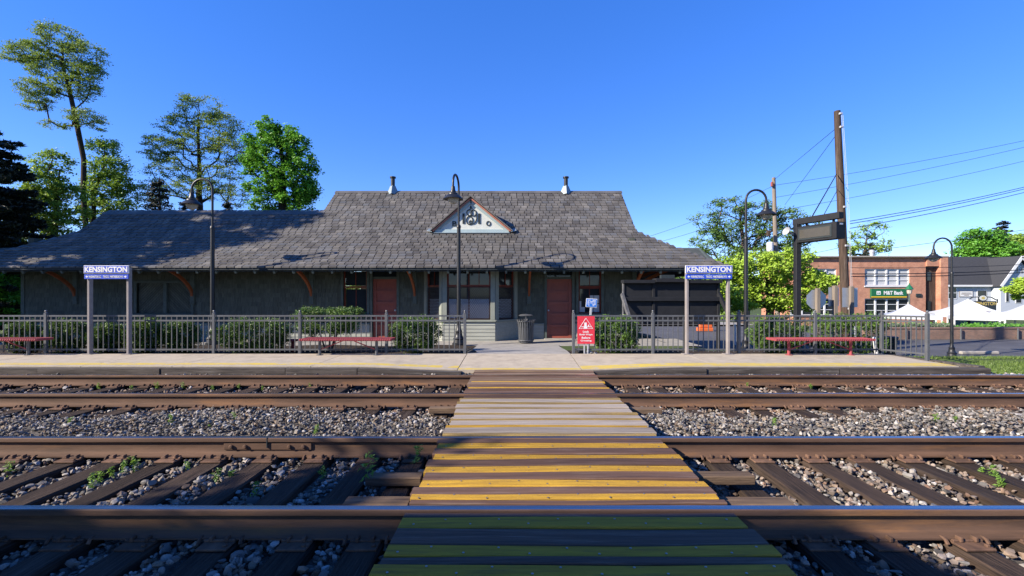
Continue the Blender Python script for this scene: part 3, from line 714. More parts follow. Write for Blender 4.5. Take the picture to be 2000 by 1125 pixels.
# soffit boards
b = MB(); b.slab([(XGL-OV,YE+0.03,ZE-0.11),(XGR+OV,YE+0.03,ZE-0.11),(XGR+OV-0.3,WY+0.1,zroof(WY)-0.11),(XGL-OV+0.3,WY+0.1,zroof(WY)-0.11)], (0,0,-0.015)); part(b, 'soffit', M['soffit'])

# walls with openings
XL, XR = -17.0, 4.2; WT = 3.0
BXL, BXR = X_(829,WY), X_(1010,WY)           # bay meets wall
def opening(px0, px1, py0, py1): return [X_(px0,WY), X_(px1,WY), Z_(py1,WY), Z_(py0,WY)]
W1 = opening(671,717,527,613); D1 = opening(728,775,527,664); D2 = opening(1068,1117,524,664); W2 = opening(1130,1174,527,612)
D1[2] = D2[2] = GZ
FR = opening(268,374,553,612)
ops = sorted([W1, D1, D2, W2, FR, [BXL, BXR, GZ-0.3, WT]])
wall = MB(); x = XL
for o_ in ops:
    wall.box(x, o_[0], WY, WY+0.2, GZ-0.5, WT)
    if o_[2] > GZ: wall.box(o_[0], o_[1], WY, WY+0.2, GZ-0.5, o_[2])
    if o_[3] < WT: wall.box(o_[0], o_[1], WY, WY+0.2, o_[3], WT)
    x = o_[1]
wall.box(x, XR, WY, WY+0.2, GZ-0.5, WT)
wall.box(XL, XL+0.2, WY+0.2, YBW-1.5, GZ-0.9, WT+0.4); wall.box(XR-0.2, XR, WY+0.2, YB-1.5, GZ-1.2, WT+0.4)
wall.box(XL+0.2, XM, YBW-1.7, YBW-1.5, GZ-1.2, WT); wall.box(XM, XR-0.2, YB-1.7, YB-1.5, GZ-1.2, WT)
wall.slab([(XR-0.1,WY+0.2,WT),(XR-0.1,2*YR-WY-0.2,WT),(XR-0.1,YR,ZR-0.12)], (-0.15,0,0))
wall.slab([(XL+1.3,YJ+0.1,WT+0.3),(XL+1.3,2*YW-YJ-0.1,WT+0.3),(XL+1.3,YW,ZW-0.12)], (0.15,0,0))
wall.slab([(XM+0.1,YW-0.6,WT),(XM+0.1,2*YR-YW+0.6,WT),(XM+0.1,YR,ZR-0.12)], (0.15,0,0))
wall_o = part(wall, 'wall', M['shake'])
# wall shingles: rows of uneven butts (lower third of the wall is clapboard)
sb = MB(); cnt = 0; z = 0.40; row = 0
todo = []
while z < 2.85:
    x = XL - random.uniform(0,0.1)
    while x < XR:
        w = random.uniform(0.10,0.19); a, c = max(x,XL), min(x+w,XR)
        if c-a > 0.03 and not any(a < o_[1]+0.09 and c > o_[0]-0.09 and z+0.16 > o_[2]-0.05 and z < o_[3]+0.05 for o_ in ops): todo.append((a,c,z+random.uniform(-0.012,0.006)))
        x += w
    z += 0.155; row += 1
vis = sorted(range(len(todo)), key=lambda i: (abs((todo[i][0]+todo[i][1])/2+3.2) + 3*abs(todo[i][2]-1.3)))
sel = set(vis[:300])
def shingle(b, a, c, z):
    t0, t1 = 0.022+random.uniform(0,0.006), 0.004; h = 0.19; b.rv = random.random()
    b.add([(a+0.003,WY-t0,z),(c-0.003,WY-t0,z),(c-0.003,WY-t1,z+h),(a+0.003,WY-t1,z+h),(a+0.003,WY,z),(c-0.003,WY,z)], [(0,1,2,3),(4,5,1,0),(0,3,4),(1,5,2)])
for i, (a, c, z) in enumerate(todo):
    if i in sel:
        t = MB(); shingle(t, a, c, z); t.r = [0]*len(t.r); t.build('shingle', M['shake'], wall_o)
    else: shingle(sb, a, c, z)
tag(sb.build('shingles', M['shake'], wall_o), kind='stuff')
# clapboard skirt and belt
def clap_rows(xa, ya, xb, yb, z0, z1, n, parent, out):
    """n lapped boards between two plan points; out = outward normal"""
    d = Vector((xb-xa, yb-ya, 0)).normalized(); out = Vector(out).normalized()
    for i in range(n):
        a = z0 + (z1-z0)*i/n; c = z0 + (z1-z0)*(i+1)/n + 0.012
        p, q_ = Vector((xa,ya,0)), Vector((xb,yb,0)); b = MB()
        b.slab([p+out*0.024+Vector((0,0,a)), q_+out*0.024+Vector((0,0,a)), q_+out*0.006+Vector((0,0,c)), p+out*0.006+Vector((0,0,c))], -out*0.02)
        b.build('clapboard', M['clap'], parent)
for a, c in [(XL,D1[0]-0.1),(D1[1]+0.1,BXL),(BXR,D2[0]-0.1),(D2[1]+0.1,XR)]:
    clap_rows(a, WY, c, WY, GZ-0.05, 0.40, 4, wall_o, (0,-1,0))
    b = MB(); b.cbox(a, c, WY-0.05, WY-0.001, 0.385, 0.43, 0.006); b.build('belt_board', M['trim'], wall_o)
# corner boards
for a in (XL, XR-0.12):
    b = MB(); b.cbox(a, a+0.12, WY-0.04, WY-0.001, GZ, WT-0.2, 0.006); b.build('corner_board', M['dktrim'], wall_o)

def framed(px, name, trim, depth=0.09, w=0.09):
    """casing round an opening, returns its empty-like casing mesh"""
    x0, x1, z0, z1 = px; b = MB()
    b.cbox(x0-w, x0, WY-0.045, WY+0.10, z0-0.02, z1+w, 0.006); b.cbox(x1, x1+w, WY-0.045, WY+0.10, z0-0.02, z1+w, 0.006)
    b.cbox(x0, x1, WY-0.05, WY+0.10, z1, z1+w, 0.006)
    if z0 > GZ+0.1: b.cbox(x0-w-0.03, x1+w+0.03, WY-0.09, WY+0.10, z0-0.075, z0-0.005, 0.008)
    return part(b, name, trim)
def sash(o, x0, x1, z0, z1, y, mat, cols, rows, st=0.045, lower=True):
    """glazing: pane objects in a sash frame"""
    f = MB(); f.box(x0,x0+st,y-0.02,y+0.03,z0,z1); f.box(x1-st,x1,y-0.02,y+0.03,z0,z1); f.box(x0+st,x1-st,y-0.02,y+0.03,z0,z0+st); f.box(x0+st,x1-st,y-0.02,y+0.03,z1-st,z1)
    ww = (x1-x0-2*st)/cols; hh = (z1-z0-2*st)/rows
    for i in range(1, cols): f.box(x0+st+ww*i-0.011, x0+st+ww*i+0.011, y-0.012, y+0.028, z0+st, z1-st)
    for j in range(1, rows): f.box(x0+st, x1-st, y-0.01, y+0.026, z0+st+hh*j-0.011, z0+st+hh*j+0.011)
    f.build('sash', mat, o)
    for i in range(cols):
        for j in range(rows):
            p = MB(); p.box(x0+st+ww*i+0.011, x0+st+ww*(i+1)-0.011, y+0.004, y+0.010, z0+st+hh*j+0.011, z0+st+hh*(j+1)-0.011); p.build('pane', M['glass'], o)
for wn_ in (W1, W2):
    o = framed(wn_, 'window', M['dktrim']); zm = Z_(561, WY)
    sash(o, wn_[0], wn_[1], zm, wn_[3], WY+0.05, M['redtrim'], 2, 1); sash(o, wn_[0], wn_[1], wn_[2], zm-0.003, WY+0.085, M['redtrim'], 2, 1)
# papers taped inside the right window
for px0, px1, py0, py1 in [(1152,1160,577,592),(1161,1171,577,592),(1152,1160,594,610),(1161,1171,594,611),(1131,1136,588,600),(1132,1143,600,611)]:
    b = MB(); b.box(X_(px0,WY), X_(px1,WY), WY+0.078, WY+0.081, Z_(py1,WY), Z_(py0,WY)); part(b, 'paper_notice', M['blind'])
def door(op, knob_side, name='door'):
    x0, x1, z0, z1 = op; dt = Z_(545, WY)
    cas = framed([x0, x1, z0, z1], 'door_frame', M['dktrim'])
    b = MB(); b.box(x0, x1, WY+0.0, WY+0.1, dt, dt+0.08); b.build('transom_bar', M['dktrim'], cas)
    b = MB(); b.box(x0, x1, WY+0.06, WY+0.07, dt+0.08, z1); b.build('transom_pane', M['glass'], cas)
    d = MB(); d.box(x0, x1, WY+0.085, WY+0.12, z0+0.02, dt)
    d = part(d, 'door', M['reddoor']); st = 0.105; n = 5; h = (dt - z0 - 0.02 - 0.1)/n
    f = MB(); f.box(x0+0.004,x0+st,WY+0.037,WY+0.0845,z0+0.02,dt-0.004); f.box(x1-st,x1-0.004,WY+0.037,WY+0.0845,z0+0.02,dt-0.004)
    zz = z0+0.02
    for i in range(n+1):
        f.box(x0+st,x1-st,WY+0.040,WY+0.0845,zz,min(zz+0.095,dt-0.004)); zz += h
    f.build('stile_and_rail', M['reddoor'], d)
    kx = x0+0.06 if knob_side < 0 else x1-0.06
    b = MB(); b.smooth = True; b.lathe([(0.03,0),(0.03,0.01),(0.012,0.015),(0.012,0.05),(0.028,0.058),(0.026,0.08),(0.01,0.088)], n=12)
    k = b.build('door_knob', M['galv'], d, (kx, WY+0.045, GZ+1.0)); k.rotation_euler = (R(90),0,0)
    b = MB(); b.cbox(x0-0.1, x1+0.1, WY-0.28, WY+0.02, GZ-0.05, GZ+0.04, 0.01); part(b, 'doorstep', M['walk'])
    return d
door(D1, 1); door(D2, -1)
# boarded freight opening with diagonal boards
fo = framed(FR, 'boarded_opening', M['dktrim']); xm = X_(323, WY)
for x0, x1 in [(FR[0], xm-0.06), (xm+0.06, FR[1])]:
    b = MB(); b.box(x0, x1, WY+0.07, WY+0.09, FR[2], FR[3]); b.build('board_backing', M['shake'], fo)
    sg = 1 if x0 == FR[0] else -1; h = FR[3]-FR[2]; w = x1-x0; k = -h
    while k < w:
        # diagonal strip clipped to the panel rectangle
        pts = []
        for u, v in ((k,0),(k+0.085,0),(k+0.085+h,h),(k+h,h)): pts.append((u,v))
        def clip(ps, f):
            out = []
            for i in range(len(ps)):
                a, c = ps[i], ps[(i+1)%len(ps)]; fa, fc = f(a), f(c)
                if fa >= 0: out.append(a)
                if fa*fc < 0: t = fa/(fa-fc); out.append((a[0]+(c[0]-a[0])*t, a[1]+(c[1]-a[1])*t))
            return out
        ps = clip(clip(pts, lambda p: p[0]), lambda p: w-p[0])
        if len(ps) >= 3:
            b = MB(); b.slab([((x0+u) if sg > 0 else (x1-u), WY+0.055, FR[2]+v) for u, v in ps], (0,0.013,0)); b.build('diagonal_board', M['shake'], fo)
        k += 0.098
b = MB(); b.cbox(xm-0.06, xm+0.06, WY-0.03, WY+0.1, FR[2], FR[3], 0.005); b.build('mullion', M['dktrim'], fo)

# bay window
BY = 14.95; ax0, ax1 = X_(864,BY), X_(967,BY)
bay = MB(); bz0, bz1 = GZ-0.3, Z_(627,BY); head = 2.28
bay.box(ax0, ax1, BY, BY+0.15, bz0, bz1)
for (xa,ya,xb,yb) in [(BXL,WY,ax0,BY),(ax1,BY,BXR,WY)]:
    bay.slab([(xa,ya,bz0),(xb,yb,bz0),(xb,yb,bz1),(xa,ya,bz1)], (0,0.12,0))
bay.slab([(BXL,WY,head),(ax0,BY,head),(ax1,BY,head),(BXR,WY,head)], (0,0,0.28)); bay.box(BXL,BXR,WY,WY+0.2,head,WT)
bay_o = part(bay, 'bay', M['trim'])
clap_rows(ax0, BY, ax1, BY, GZ-0.05, bz1-0.02, 6, bay_o, (0,-1,0))
nl = Vector((-(WY-BY), -(ax0-BXL), 0)); nr = Vector(((WY-BY), -(BXR-ax1), 0))
clap_rows(BXL, WY, ax0, BY, GZ-0.05, bz1-0.02, 6, bay_o, nl); clap_rows(ax1, BY, BXR, WY, GZ-0.05, bz1-0.02, 6, bay_o, nr)
b = MB(); b.cbox(ax0-0.03, ax1+0.03, BY-0.07, BY+0.1, bz1-0.03, bz1+0.035, 0.01)
for (xa,ya,xb,yb) in [(BXL,WY,ax0,BY),(ax1,BY,BXR,WY)]: b.obox((xa,ya,bz1),(xb,yb,bz1+0.002),0.14,0.06)
b.build('bay_sill', M['trim'], bay_o)
# corner posts and window units in local (u along face) space
def face_unit(pa, pb, cols, name):
    pa, pb = Vector((*pa,0)), Vector((*pb,0)); d = (pb-pa); L_ = d.length; ang = math.atan2(d.y, d.x)
    e = bpy.data.objects.new(name, None); COL.objects.link(e); e.parent = bay_o
    pw = 0.15; z0, z1, zm = bz1+0.036, head, Z_(559,BY)
    fr = MB(); fr.cbox(0.003,pw,-0.03,0.10,z0,z1,0.006); fr.cbox(L_-pw,L_-0.003,-0.03,0.10,z0,z1,0.006)
    fr = fr.build('window', M['trim'], bay_o); fr.location = pa; fr.rotation_euler = (0,0,ang); bpy.data.objects.remove(e)
    x0, x1 = pw+0.002, L_-pw-0.002
    f = MB(); st = 0.045
    def fr_rect(za, zb, y):
        f.box(x0,x0+st,y,y+0.05,za,zb); f.box(x1-st,x1,y,y+0.05,za,zb); f.box(x0+st,x1-st,y,y+0.05,za,za+st); f.box(x0+st,x1-st,y,y+0.05,zb-st,zb)
    fr_rect(zm, z1, 0.03); fr_rect(z0, zm-0.003, 0.055)
    for i in range(1, cols*2): xx = x0+st+(x1-x0-2*st)*i/(cols*2); f.box(xx-0.01,xx+0.01,0.04,0.07,zm+st,z1-st)
    if cols > 1: xx = (x0+x1)/2; f.box(xx-0.014,xx+0.014,0.065,0.1,z0+st,zm-st)
    f.build('sash', M['redtrim'], fr)
    p = MB(); p.box(x0+st,x1-st,0.075,0.08,zm+st,z1-st); p.build('upper_pane', M['glass'], fr)
    p = MB(); p.box(x0+st,x1-st,0.10,0.105,z0+st,zm-st); p.build('lower_pane', M['glass'], fr)
    p = MB(); p.box(x0+st,x1-st,0.088,0.092,z0+0.05,z0+(zm-z0)*0.62); p.build('window_blind', M['blind'], fr)
    # expanded-metal security grille over the lower sash
    g = MB(); ga, gb, gz0, gz1 = x0+0.01, x1-0.01, z0+0.01, zm-0.03; sp = 0.062; hh = gz1-gz0; k = 0.62
    g.box(ga,gb,0.022,0.030,gz0,gz0+0.012); g.box(ga,gb,0.022,0.030,gz1-0.012,gz1); g.box(ga,ga+0.012,0.022,0.030,gz0+0.012,gz1-0.012); g.box(gb-0.012,gb,0.022,0.030,gz0+0.012,gz1-0.012)
    u = -hh*k
    while u < gb-ga:
        for sgn in (1,-1):
            a_, c_ = max(0,u), min(gb-ga, u+hh*k)
            if c_ > a_:
                za, zc = gz0+(a_-u)/k, gz0+(c_-u)/k
                if sgn < 0: a_, c_ = (gb-ga)-a_, (gb-ga)-c_
                g.obox((ga+a_,0.022-0.001*sgn,za),(ga+c_,0.022-0.001*sgn,zc),0.006,0.015,up=(0,1,0))
        u += sp
    tag(g.build('security_grille', M['grille'], fr), kind='stuff')
face_unit((BXL,WY),(ax0,BY),1,'w'); face_unit((ax0,BY),(ax1,BY),2,'w'); face_unit((ax1,BY),(BXR,WY),1,'w')

# curved eave brackets
def bracket(x, y0=WY, zlow=None):
    b = MB(); z0 = Z_(578, WY); z1 = zroof(YE+0.25)-0.16; yb_ = YE+0.25; n = 9; pts = []
    for i in range(n+1):
        t = i/n; pts.append((x, WY-0.06 - (WY-0.06-yb_)*(t**1.75), z0 + (z1-z0)*(1-(1-t)**1.15)))
    for p_, q_ in zip(pts[:-1], pts[1:]): b.obox(p_, q_, 0.07, 0.10)
    o = part(b, 'bracket', M['bracket'])
    c = MB(); c.cbox(x-0.07, x+0.07, WY-0.085, WY-0.002, z0-0.28, z0+0.9, 0.006); c.build('bracket_pad', M['dktrim'], o)
for x in (-15.1,-11.07,-6.98,-3.43,0.5,4.12): bracket(x)
for y in (16.6, 18.8):                        # brackets under the right end overhang
    b = MB(); pts = [(XR+0.05+2.1*(i/8)**1.6, y, Z_(578,WY)+1.15*(1-(1-i/8)**1.2)) for i in range(9)]
    for p_, q_ in zip(pts[:-1], pts[1:]): b.obox(p_, q_, 0.085, 0.12)
    part(b, 'bracket', M['bracket'])

# small gable with the date
gY = 16.42                                  # face of the gable
gx0, gx1, gxm = X_(846,gY), X_(997,gY), X_(920,gY); gz0, gz1 = zroof(gY)+0.05, Z_(389,gY)
def back_y(z): return YJ + (z-ZJ)*(YR-YJ)/(ZR-ZJ) if z > ZJ else YE+(z-ZE)*(YJ-YE)/(ZJ-ZE)
g = MB(); g.slab([(gx0+0.12,gY,gz0),(gx1-0.12,gY,gz0),(gxm,gY,gz1-0.09)], (0,0.08,0)); ga = part(g, 'gable', M['cream'])
b = MB(); b.box(gx0+0.06,gx1-0.06,gY-0.05,gY-0.002,gz0-0.02,gz0+0.10)
for xa in (gx0+0.05, gx1-0.05):
    d_ = Vector((gxm-xa,0,gz1-0.13-gz0)); b.obox(Vector((xa,gY-0.022,gz0+0.03)), Vector((xa,gY-0.022,gz0+0.03))+d_, 0.04, 0.11, up=(0,0,1))
b.build('gable_trim', M['bluetrim'], ga)
for xa, sgn in ((gx0,-1),(gx1,1)):
    b = MB(); d_ = Vector((gxm-xa,0,gz1-gz0))
    b.obox(Vector((xa,gY-0.10,gz0+0.03)), Vector((gxm,gY-0.10,gz1+0.005)), 0.04, 0.055); b.build('rake_board', M['salmon'], ga)
    b = MB(); yb0, yb1 = back_y(gz0), back_y(gz1)
    b.slab([(xa+sgn*0.08,gY-0.16,gz0+0.02),(gxm,gY-0.16,gz1+0.07),(gxm,yb1+0.25,gz1+0.07),(xa+sgn*0.08,yb0+0.05,gz0+0.02)], (0,0,0.04)); b.build('gable_roof', M['slate'], ga)
    b = MB(); b.slab([(xa+sgn*0.02,gY-0.18,gz0-0.01),(xa+sgn*0.22,gY-0.05,gz0+0.05),(xa+sgn*0.20,gY+0.25,gz0+0.17),(xa,gY+0.2,gz0+0.14)], (0,0,0.01)); b.build('flashing', M['flash'], ga)
b = MB(); b.box(gx0+0.02,gx1-0.02,gY-0.12,gY+0.05,gz0-0.045,gz0-0.022); b.build('flashing', M['flash'], ga)
def gl(txt, px, py, h, w=None, name='lettering'):
    o = text_mesh(txt, 0.3, M['letter'], name, ga, (X_(px,gY), gY-0.012, Z_(py,gY)), ext=0.008, fit=(w or h*0.8, h), bold=0.006); return o
S_ = gY/F
gl('B', 888, 437, 10*S_, 9*S_); gl('O', 954, 436.5, 10*S_, 9*S_); gl('&', 920, 405, 6*S_, 5*S_)
gl('1', 905.5, 427, 20*S_, 4.2*S_); gl('1', 936.0, 427, 20*S_, 4.2*S_)
b = MB()                                     # the interlaced 8 and 9 of the date
def ring(cx, cz, rx, rz, a0=0, a1=360, r=0.019):
    n = 18; pts = [(X_(cx,gY)+rx*S_*math.cos(R(a0+(a1-a0)*i/n)), gY-0.014, Z_(cz,gY)+rz*S_*math.sin(R(a0+(a1-a0)*i/n))) for i in range(n+1)]; b.tube(pts, r, 6)
ring(917.0,415.5,5.2,5.8); ring(917.0,430.5,6.2,8.0); ring(924.5,416,5.4,6.0); ring(921.5,424,9.5,13.5,-100,35); ring(919,434,2.4,3.0)
b.build('lettering', M['letter'], ga)
# ------------------------------------------------------------------ fences
FY = 10.62
def fence_run(pts, label, posts):
    """pts: list of (x,y) plan points; posts = set of indexes with a post"""
    x0, y0 = pts[0]; zf = lambda x, y: plat_z(x, y) if y < 10.55 else 0.03
    t = empty('picket_fence', (x0, y0, 0.0), label, 'fence', 'black steel picket fences')
    off = Vector((-x0, -y0, 0))
    H = 0.93
    def child(b, name, mat=M['fence'], parent=t):
        o = b.build(name, mat, parent); o.location = off; return o
    for x, y in pts:
        z = zf(x, y); b = MB(); b.cbox(x-0.032,x+0.032,y-0.032,y+0.032,z-0.05,z+H+0.03,0.005)
        o = child(b, 'post'); c = MB(); c.smooth = True
        c.lathe([(0.034,0),(0.036,0.012),(0.016,0.022),(0.014,0.03),(0.022,0.036),(0.028,0.05),(0.022,0.066),(0.006,0.074)], (x,y,z+H+0.03), 12); c.build('ball_finial', M['fence'], o)
    for (xa,ya),(xb,yb) in zip(pts[:-1], pts[1:]):
        pa, pb = Vector((xa,ya,zf(xa,ya))), Vector((xb,yb,zf(xb,yb))); d = (pb-pa).normalized()
        for h in (0.90, 0.79, 0.115):
            b = MB(); b.obox(pa+d*0.033+Vector((0,0,h)), pb-d*0.033+Vector((0,0,h)), 0.028, 0.036); child(b, 'rail')
        L_ = (pb-pa).length; n = max(2, int(L_/0.118)); me = None
        for i in range(1, n):
            q = pa + (pb-pa)*(i/n); b = MB(); b.box(-0.0085,0.0085,-0.0085,0.0085,0.06,0.893)
            if fence_run.mesh is None:
                o = b.build('picket', M['fence'], t); fence_run.mesh = o.data
            else: o = link('picket', fence_run.mesh, t)
            o.location = off + q
        # rail brackets
        for q, s_ in ((pa,1),(pb,-1)):
            for h in (0.90,0.79,0.115):
                b = MB(); c_ = q + d*s_*0.045 + Vector((0,-0.018,h)); b.box(c_.x-0.014,c_.x+0.014,c_.y-0.004,c_.y+0.004,c_.z-0.023,c_.z+0.023); child(b, 'rail_bracket')
    return t
fence_run.mesh = None
fence_run([(X_(p_,FY),FY) for p_ in (-242,-76,90,253,418,586,755,908)], 'black steel picket fence running left from the walkway to the picture edge', None)
fence_run([(X_(p_,FY),FY) for p_ in (1120,1275,1443,1592,1722)] + [(8.66,9.55)], 'black steel picket fence right of the walkway, turning towards the tracks', None)

# ------------------------------------------------------------------ station name signs
def name_sign(pxl, pxr, label, back_tab):
    Y = 10.38; xa, xb = X_(pxl,Y), X_(pxr,Y); t = empty('station_name_sign', ((xa+xb)/2, Y, 0.06), label, 'sign', 'station name signs'); 
    w = xb-xa; h = w/2; pw = 0.055
    for s_ in (-1, 1):
        b = MB(); x = s_*(w/2-0.065); b.cbox(x-pw/2,x+pw/2,0.02,0.12,0,Z_(523,Y)-0.06,0.006); b.cbox(x-0.1,x+0.1,-0.03,0.17,0.0,0.012,0.003); b.build('post', M['post'], t)
    z1, z0 = Z_(518.5,Y)-0.06, Z_(534,Y)-0.06; y1, y0 = Z_(536,Y)-0.06, Z_(545,Y)-0.06
    p = MB(); p.cbox(-h,h,-0.022,0.0,z0,z1,0.004); p = p.build('name_panel', M['white'], t)
    b = MB(); b.box(-h+0.012,h-0.012,-0.0245,-0.0225,z0+0.012,z1-0.012); b.build('panel_field', M['signblue'], p)
    text_mesh('KENSINGTON', 0.15, M['white'], 'lettering', p, (0,-0.027,(z0+z1)/2), ext=0.0012, fit=(w*0.945,(z1-z0)*0.70), bold=0.006)
    p = MB(); p.cbox(-h+0.01,h-0.01,-0.022,0.0,y0,y1,0.004); p = p.build('direction_panel', M['signblue'], t)
    text_mesh('WASHINGTON D.C.', 0.05, M['white'], 'lettering', p, (-w*0.245,-0.0245,(y0+y1)/2), ext=0.001, fit=(w*0.275,(y1-y0)*0.5), bold=0.001)
    text_mesh('TRACK 2', 0.05, M['white'], 'lettering', p, (0.0,-0.0245,(y0+y1)/2), ext=0.001, fit=(w*0.13,(y1-y0)*0.5), bold=0.001)
    text_mesh('MARTINSBURG W.V.', 0.05, M['white'], 'lettering', p, (w*0.235,-0.0245,(y0+y1)/2), ext=0.001, fit=(w*0.29,(y1-y0)*0.5), bold=0.001)
    for s_ in (-1, 1):
        b = MB(); c = s_*(w/2-0.075); zc = (y0+y1)/2; k = 0.03
        b.slab([(c-s_*k,-0.0235,zc-0.011),(c,-0.0235,zc-0.011),(c,-0.0235,zc-k),(c+s_*k,-0.0235,zc),(c,-0.0235,zc+k),(c,-0.0235,zc+0.011),(c-s_*k,-0.0235,zc+0.011)], (0,-0.0015,0)); b.build('arrow', M['white'], p)
    return t
name_sign(165,253,'blue station name sign on two posts, in front of the boarded left wing',False)
name_sign(1338,1430,'blue station name sign on two posts, in front of the charcoal board',True)

# ------------------------------------------------------------------ benches
def bench(xa, xb, legm, label):
    Y = 10.28; t = empty('bench', ((xa+xb)/2, Y, 0.06), label, 'bench', 'red metal platform benches'); h = (xb-xa)/2
    b = MB(); b.cbox(-h,h,-0.2,-0.18,0.335,0.385,0.008); b.cbox(-h,h,0.18,0.2,0.335,0.385,0.008); b.cbox(-h,-h+0.02,-0.18,0.18,0.335,0.385,0.006); b.cbox(h-0.02,h,-0.18,0.18,0.335,0.385,0.006)
    s_ = b.build('seat_frame', M['benchred'], t)
    n = int(2*h/0.05)
    g = MB()
    for i in range(n+1):
        x = -h+0.02+(2*h-0.04)*i/n; g.obox((x-0.02,-0.19,0.379),(x+0.02,0.19,0.379),0.014,0.008); g.obox((x+0.02,-0.19,0.377),(x-0.02,0.19,0.377),0.014,0.008)
        g.obox((x-0.014,-0.203,0.338),(x+0.014,-0.203,0.383),0.004,0.008,up=(0,1,0))
    tag(g.build('seat_mesh', M['benchred'], s_), kind='stuff')
    for x in (-h*0.63, h*0.63):
        b = MB(); b.tube([(x,0,0.0),(x,0,0.34)],0.032,10); b.tube([(x,0,0.0),(x,0,0.012)],0.075,12); b.build('leg', legm, t)
        b = MB(); b.tube([(x,0,0.12),(x*0.15,0,0.335)],0.013,6); b.build('brace', M['benchred'], t)
    return t
bench(X_(592,10.28), X_(768,10.28), M['fence'], 'faded red metal bench with dark legs, in front of the left red door')
bench(X_(-88,10.28), X_(88,10.28), M['fence'], 'faded red metal bench with dark legs, cut off by the left picture edge')
bench(X_(1505,10.28), X_(1697,10.28), M['benchred'], 'faded red metal bench with red legs, under the dark display sign')
b = MB(); x0, x1 = X_(535,11.9), X_(580,11.9); b.cbox(x0,x1,11.8,12.1,0.20,0.25,0.01); b.cbox(x0+0.1,x0+0.16,11.9,12.0,-0.1,0.2,0.005); b.cbox(x1-0.16,x1-0.1,11.9,12.0,-0.1,0.2,0.005)
tag(b.build('low_bench', M['benchred']), 'small low red bench behind the fence, left of the flat-topped shrub', 'bench')

# ------------------------------------------------------------------ lamp posts
def lamp_post(px, Y, zb, ztop, ang, label, reach=0.62):
    t = empty('lamp_post', (X_(px,Y), Y, zb), label, 'lamp post', 'black gooseneck lamp posts', rz=ang); H = ztop-zb
    b = MB(); b.smooth = True
    b.lathe([(0.20,0),(0.20,0.05),(0.165,0.07),(0.15,0.16),(0.17,0.19),(0.12,0.25),(0.095,0.38),(0.11,0.41),(0.075,0.46),(0.062,0.6)], n=16); b.build('base', M['lamp'], t)
    zs = H*0.70; r = reach/2
    b = MB(); b.smooth = True; b.tube([(0,0,0.55),(0,0,zs)],[0.060,0.056],12); b.lathe([(0.056,zs-0.01),(0.066,zs),(0.066,zs+0.05),(0.045,zs+0.09),(0.036,zs+0.1)], n=12); b.build('pole', M['lamp'], t)
    pts = [(0,0,zs+0.08),(0,0,H-r-0.02)] + [(r-r*math.cos(R(a)),0,H-r+r*math.sin(R(a))) for a in range(10,181,14)] + [(2*r,0,H-r-0.12)]
    b = MB(); b.smooth = True; b.tube(pts, 0.033, 10); b.build('gooseneck_arm', M['lamp'], t)
    zc = H-r-0.10
    b = MB(); b.smooth = True
    b.lathe([(0.03,0.02),(0.055,0.0),(0.065,-0.10),(0.085,-0.14),(0.085,-0.17),(0.14,-0.205),(0.145,-0.235),(0.21,-0.275),(0.27,-0.335),(0.29,-0.36),(0.285,-0.368),(0.17,-0.33)], (2*r,0,zc), 22); h = b.build('lamp_shade', M['lamp'], t)
    b = MB(); b.smooth = True; b.lathe([(0.165,-0.335),(0.16,-0.38),(0.13,-0.45),(0.07,-0.50),(0.01,-0.515)], (2*r,0,zc), 18); b.build('lamp_globe', M['globe'], h)
    return t
lamp_post(415, 13.65, -0.08, Z_(350,13.65), math.pi, 'black gooseneck lamp post rising in front of the shaded left roof')
lamp_post(896, 13.63, -0.08, Z_(347,13.63), R(-98), 'black gooseneck lamp post in front of the bay and small gable')
lamp_post(1457, 13.9, -0.40, Z_(371,13.9), 0.0, 'black gooseneck lamp post beside the dark display sign')
lamp_post(1859, 19.0, -1.2, Z_(465,19.0), math.pi, 'black gooseneck lamp post by the parking lot at right', reach=0.76)

# ------------------------------------------------------------------ litter bin
t = empty('litter_bin', (X_(1027,14.35), 14.35, -0.105), 'black slatted litter bin with dome lid beside the bay', 'litter bin')
b = MB(); b.smooth = True; b.lathe([(0.20,0.02),(0.22,0.6),(0.24,0.68),(0.20,0.68),(0.18,0.05)], n=20); b.build('liner', M['letter'], t)
sl_ = None
for i in range(22):
    a = 2*math.pi*i/22
    if sl_ is None:
        b = MB()
        pts = [(0.225,0,0.03),(0.225,0,0.12),(0.24,0,0.5),(0.265,0,0.66),(0.31,0,0.75)]
        for p_, q_ in zip(pts[:-1], pts[1:]): b.obox(p_, q_, 0.038, 0.008, up=(1,0,0))
        o = b.build('slat', M['fence'], t); sl_ = o.data
    else: o = link('slat', sl_, t)
    o.rotation_euler = (0,0,a)
b = MB(); b.tube([(0.25*math.cos(R(a)),0.25*math.sin(R(a)),0.1) for a in range(0,361,20)],0.014,6); b.tube([(0.27*math.cos(R(a)),0.27*math.sin(R(a)),0.69) for a in range(0,361,20)],0.014,6); b.build('hoop', M['fence'], t)
b = MB(); b.smooth = True; b.lathe([(0.22,0.86),(0.23,0.875),(0.17,0.905),(0.02,0.92)], n=20); 
for a in (30,150,270): b.tube([(0.21*math.cos(R(a)),0.21*math.sin(R(a)),0.66),(0.2*math.cos(R(a)),0.2*math.sin(R(a)),0.87)],0.011,6)
b.build('lid', M['fence'], t)

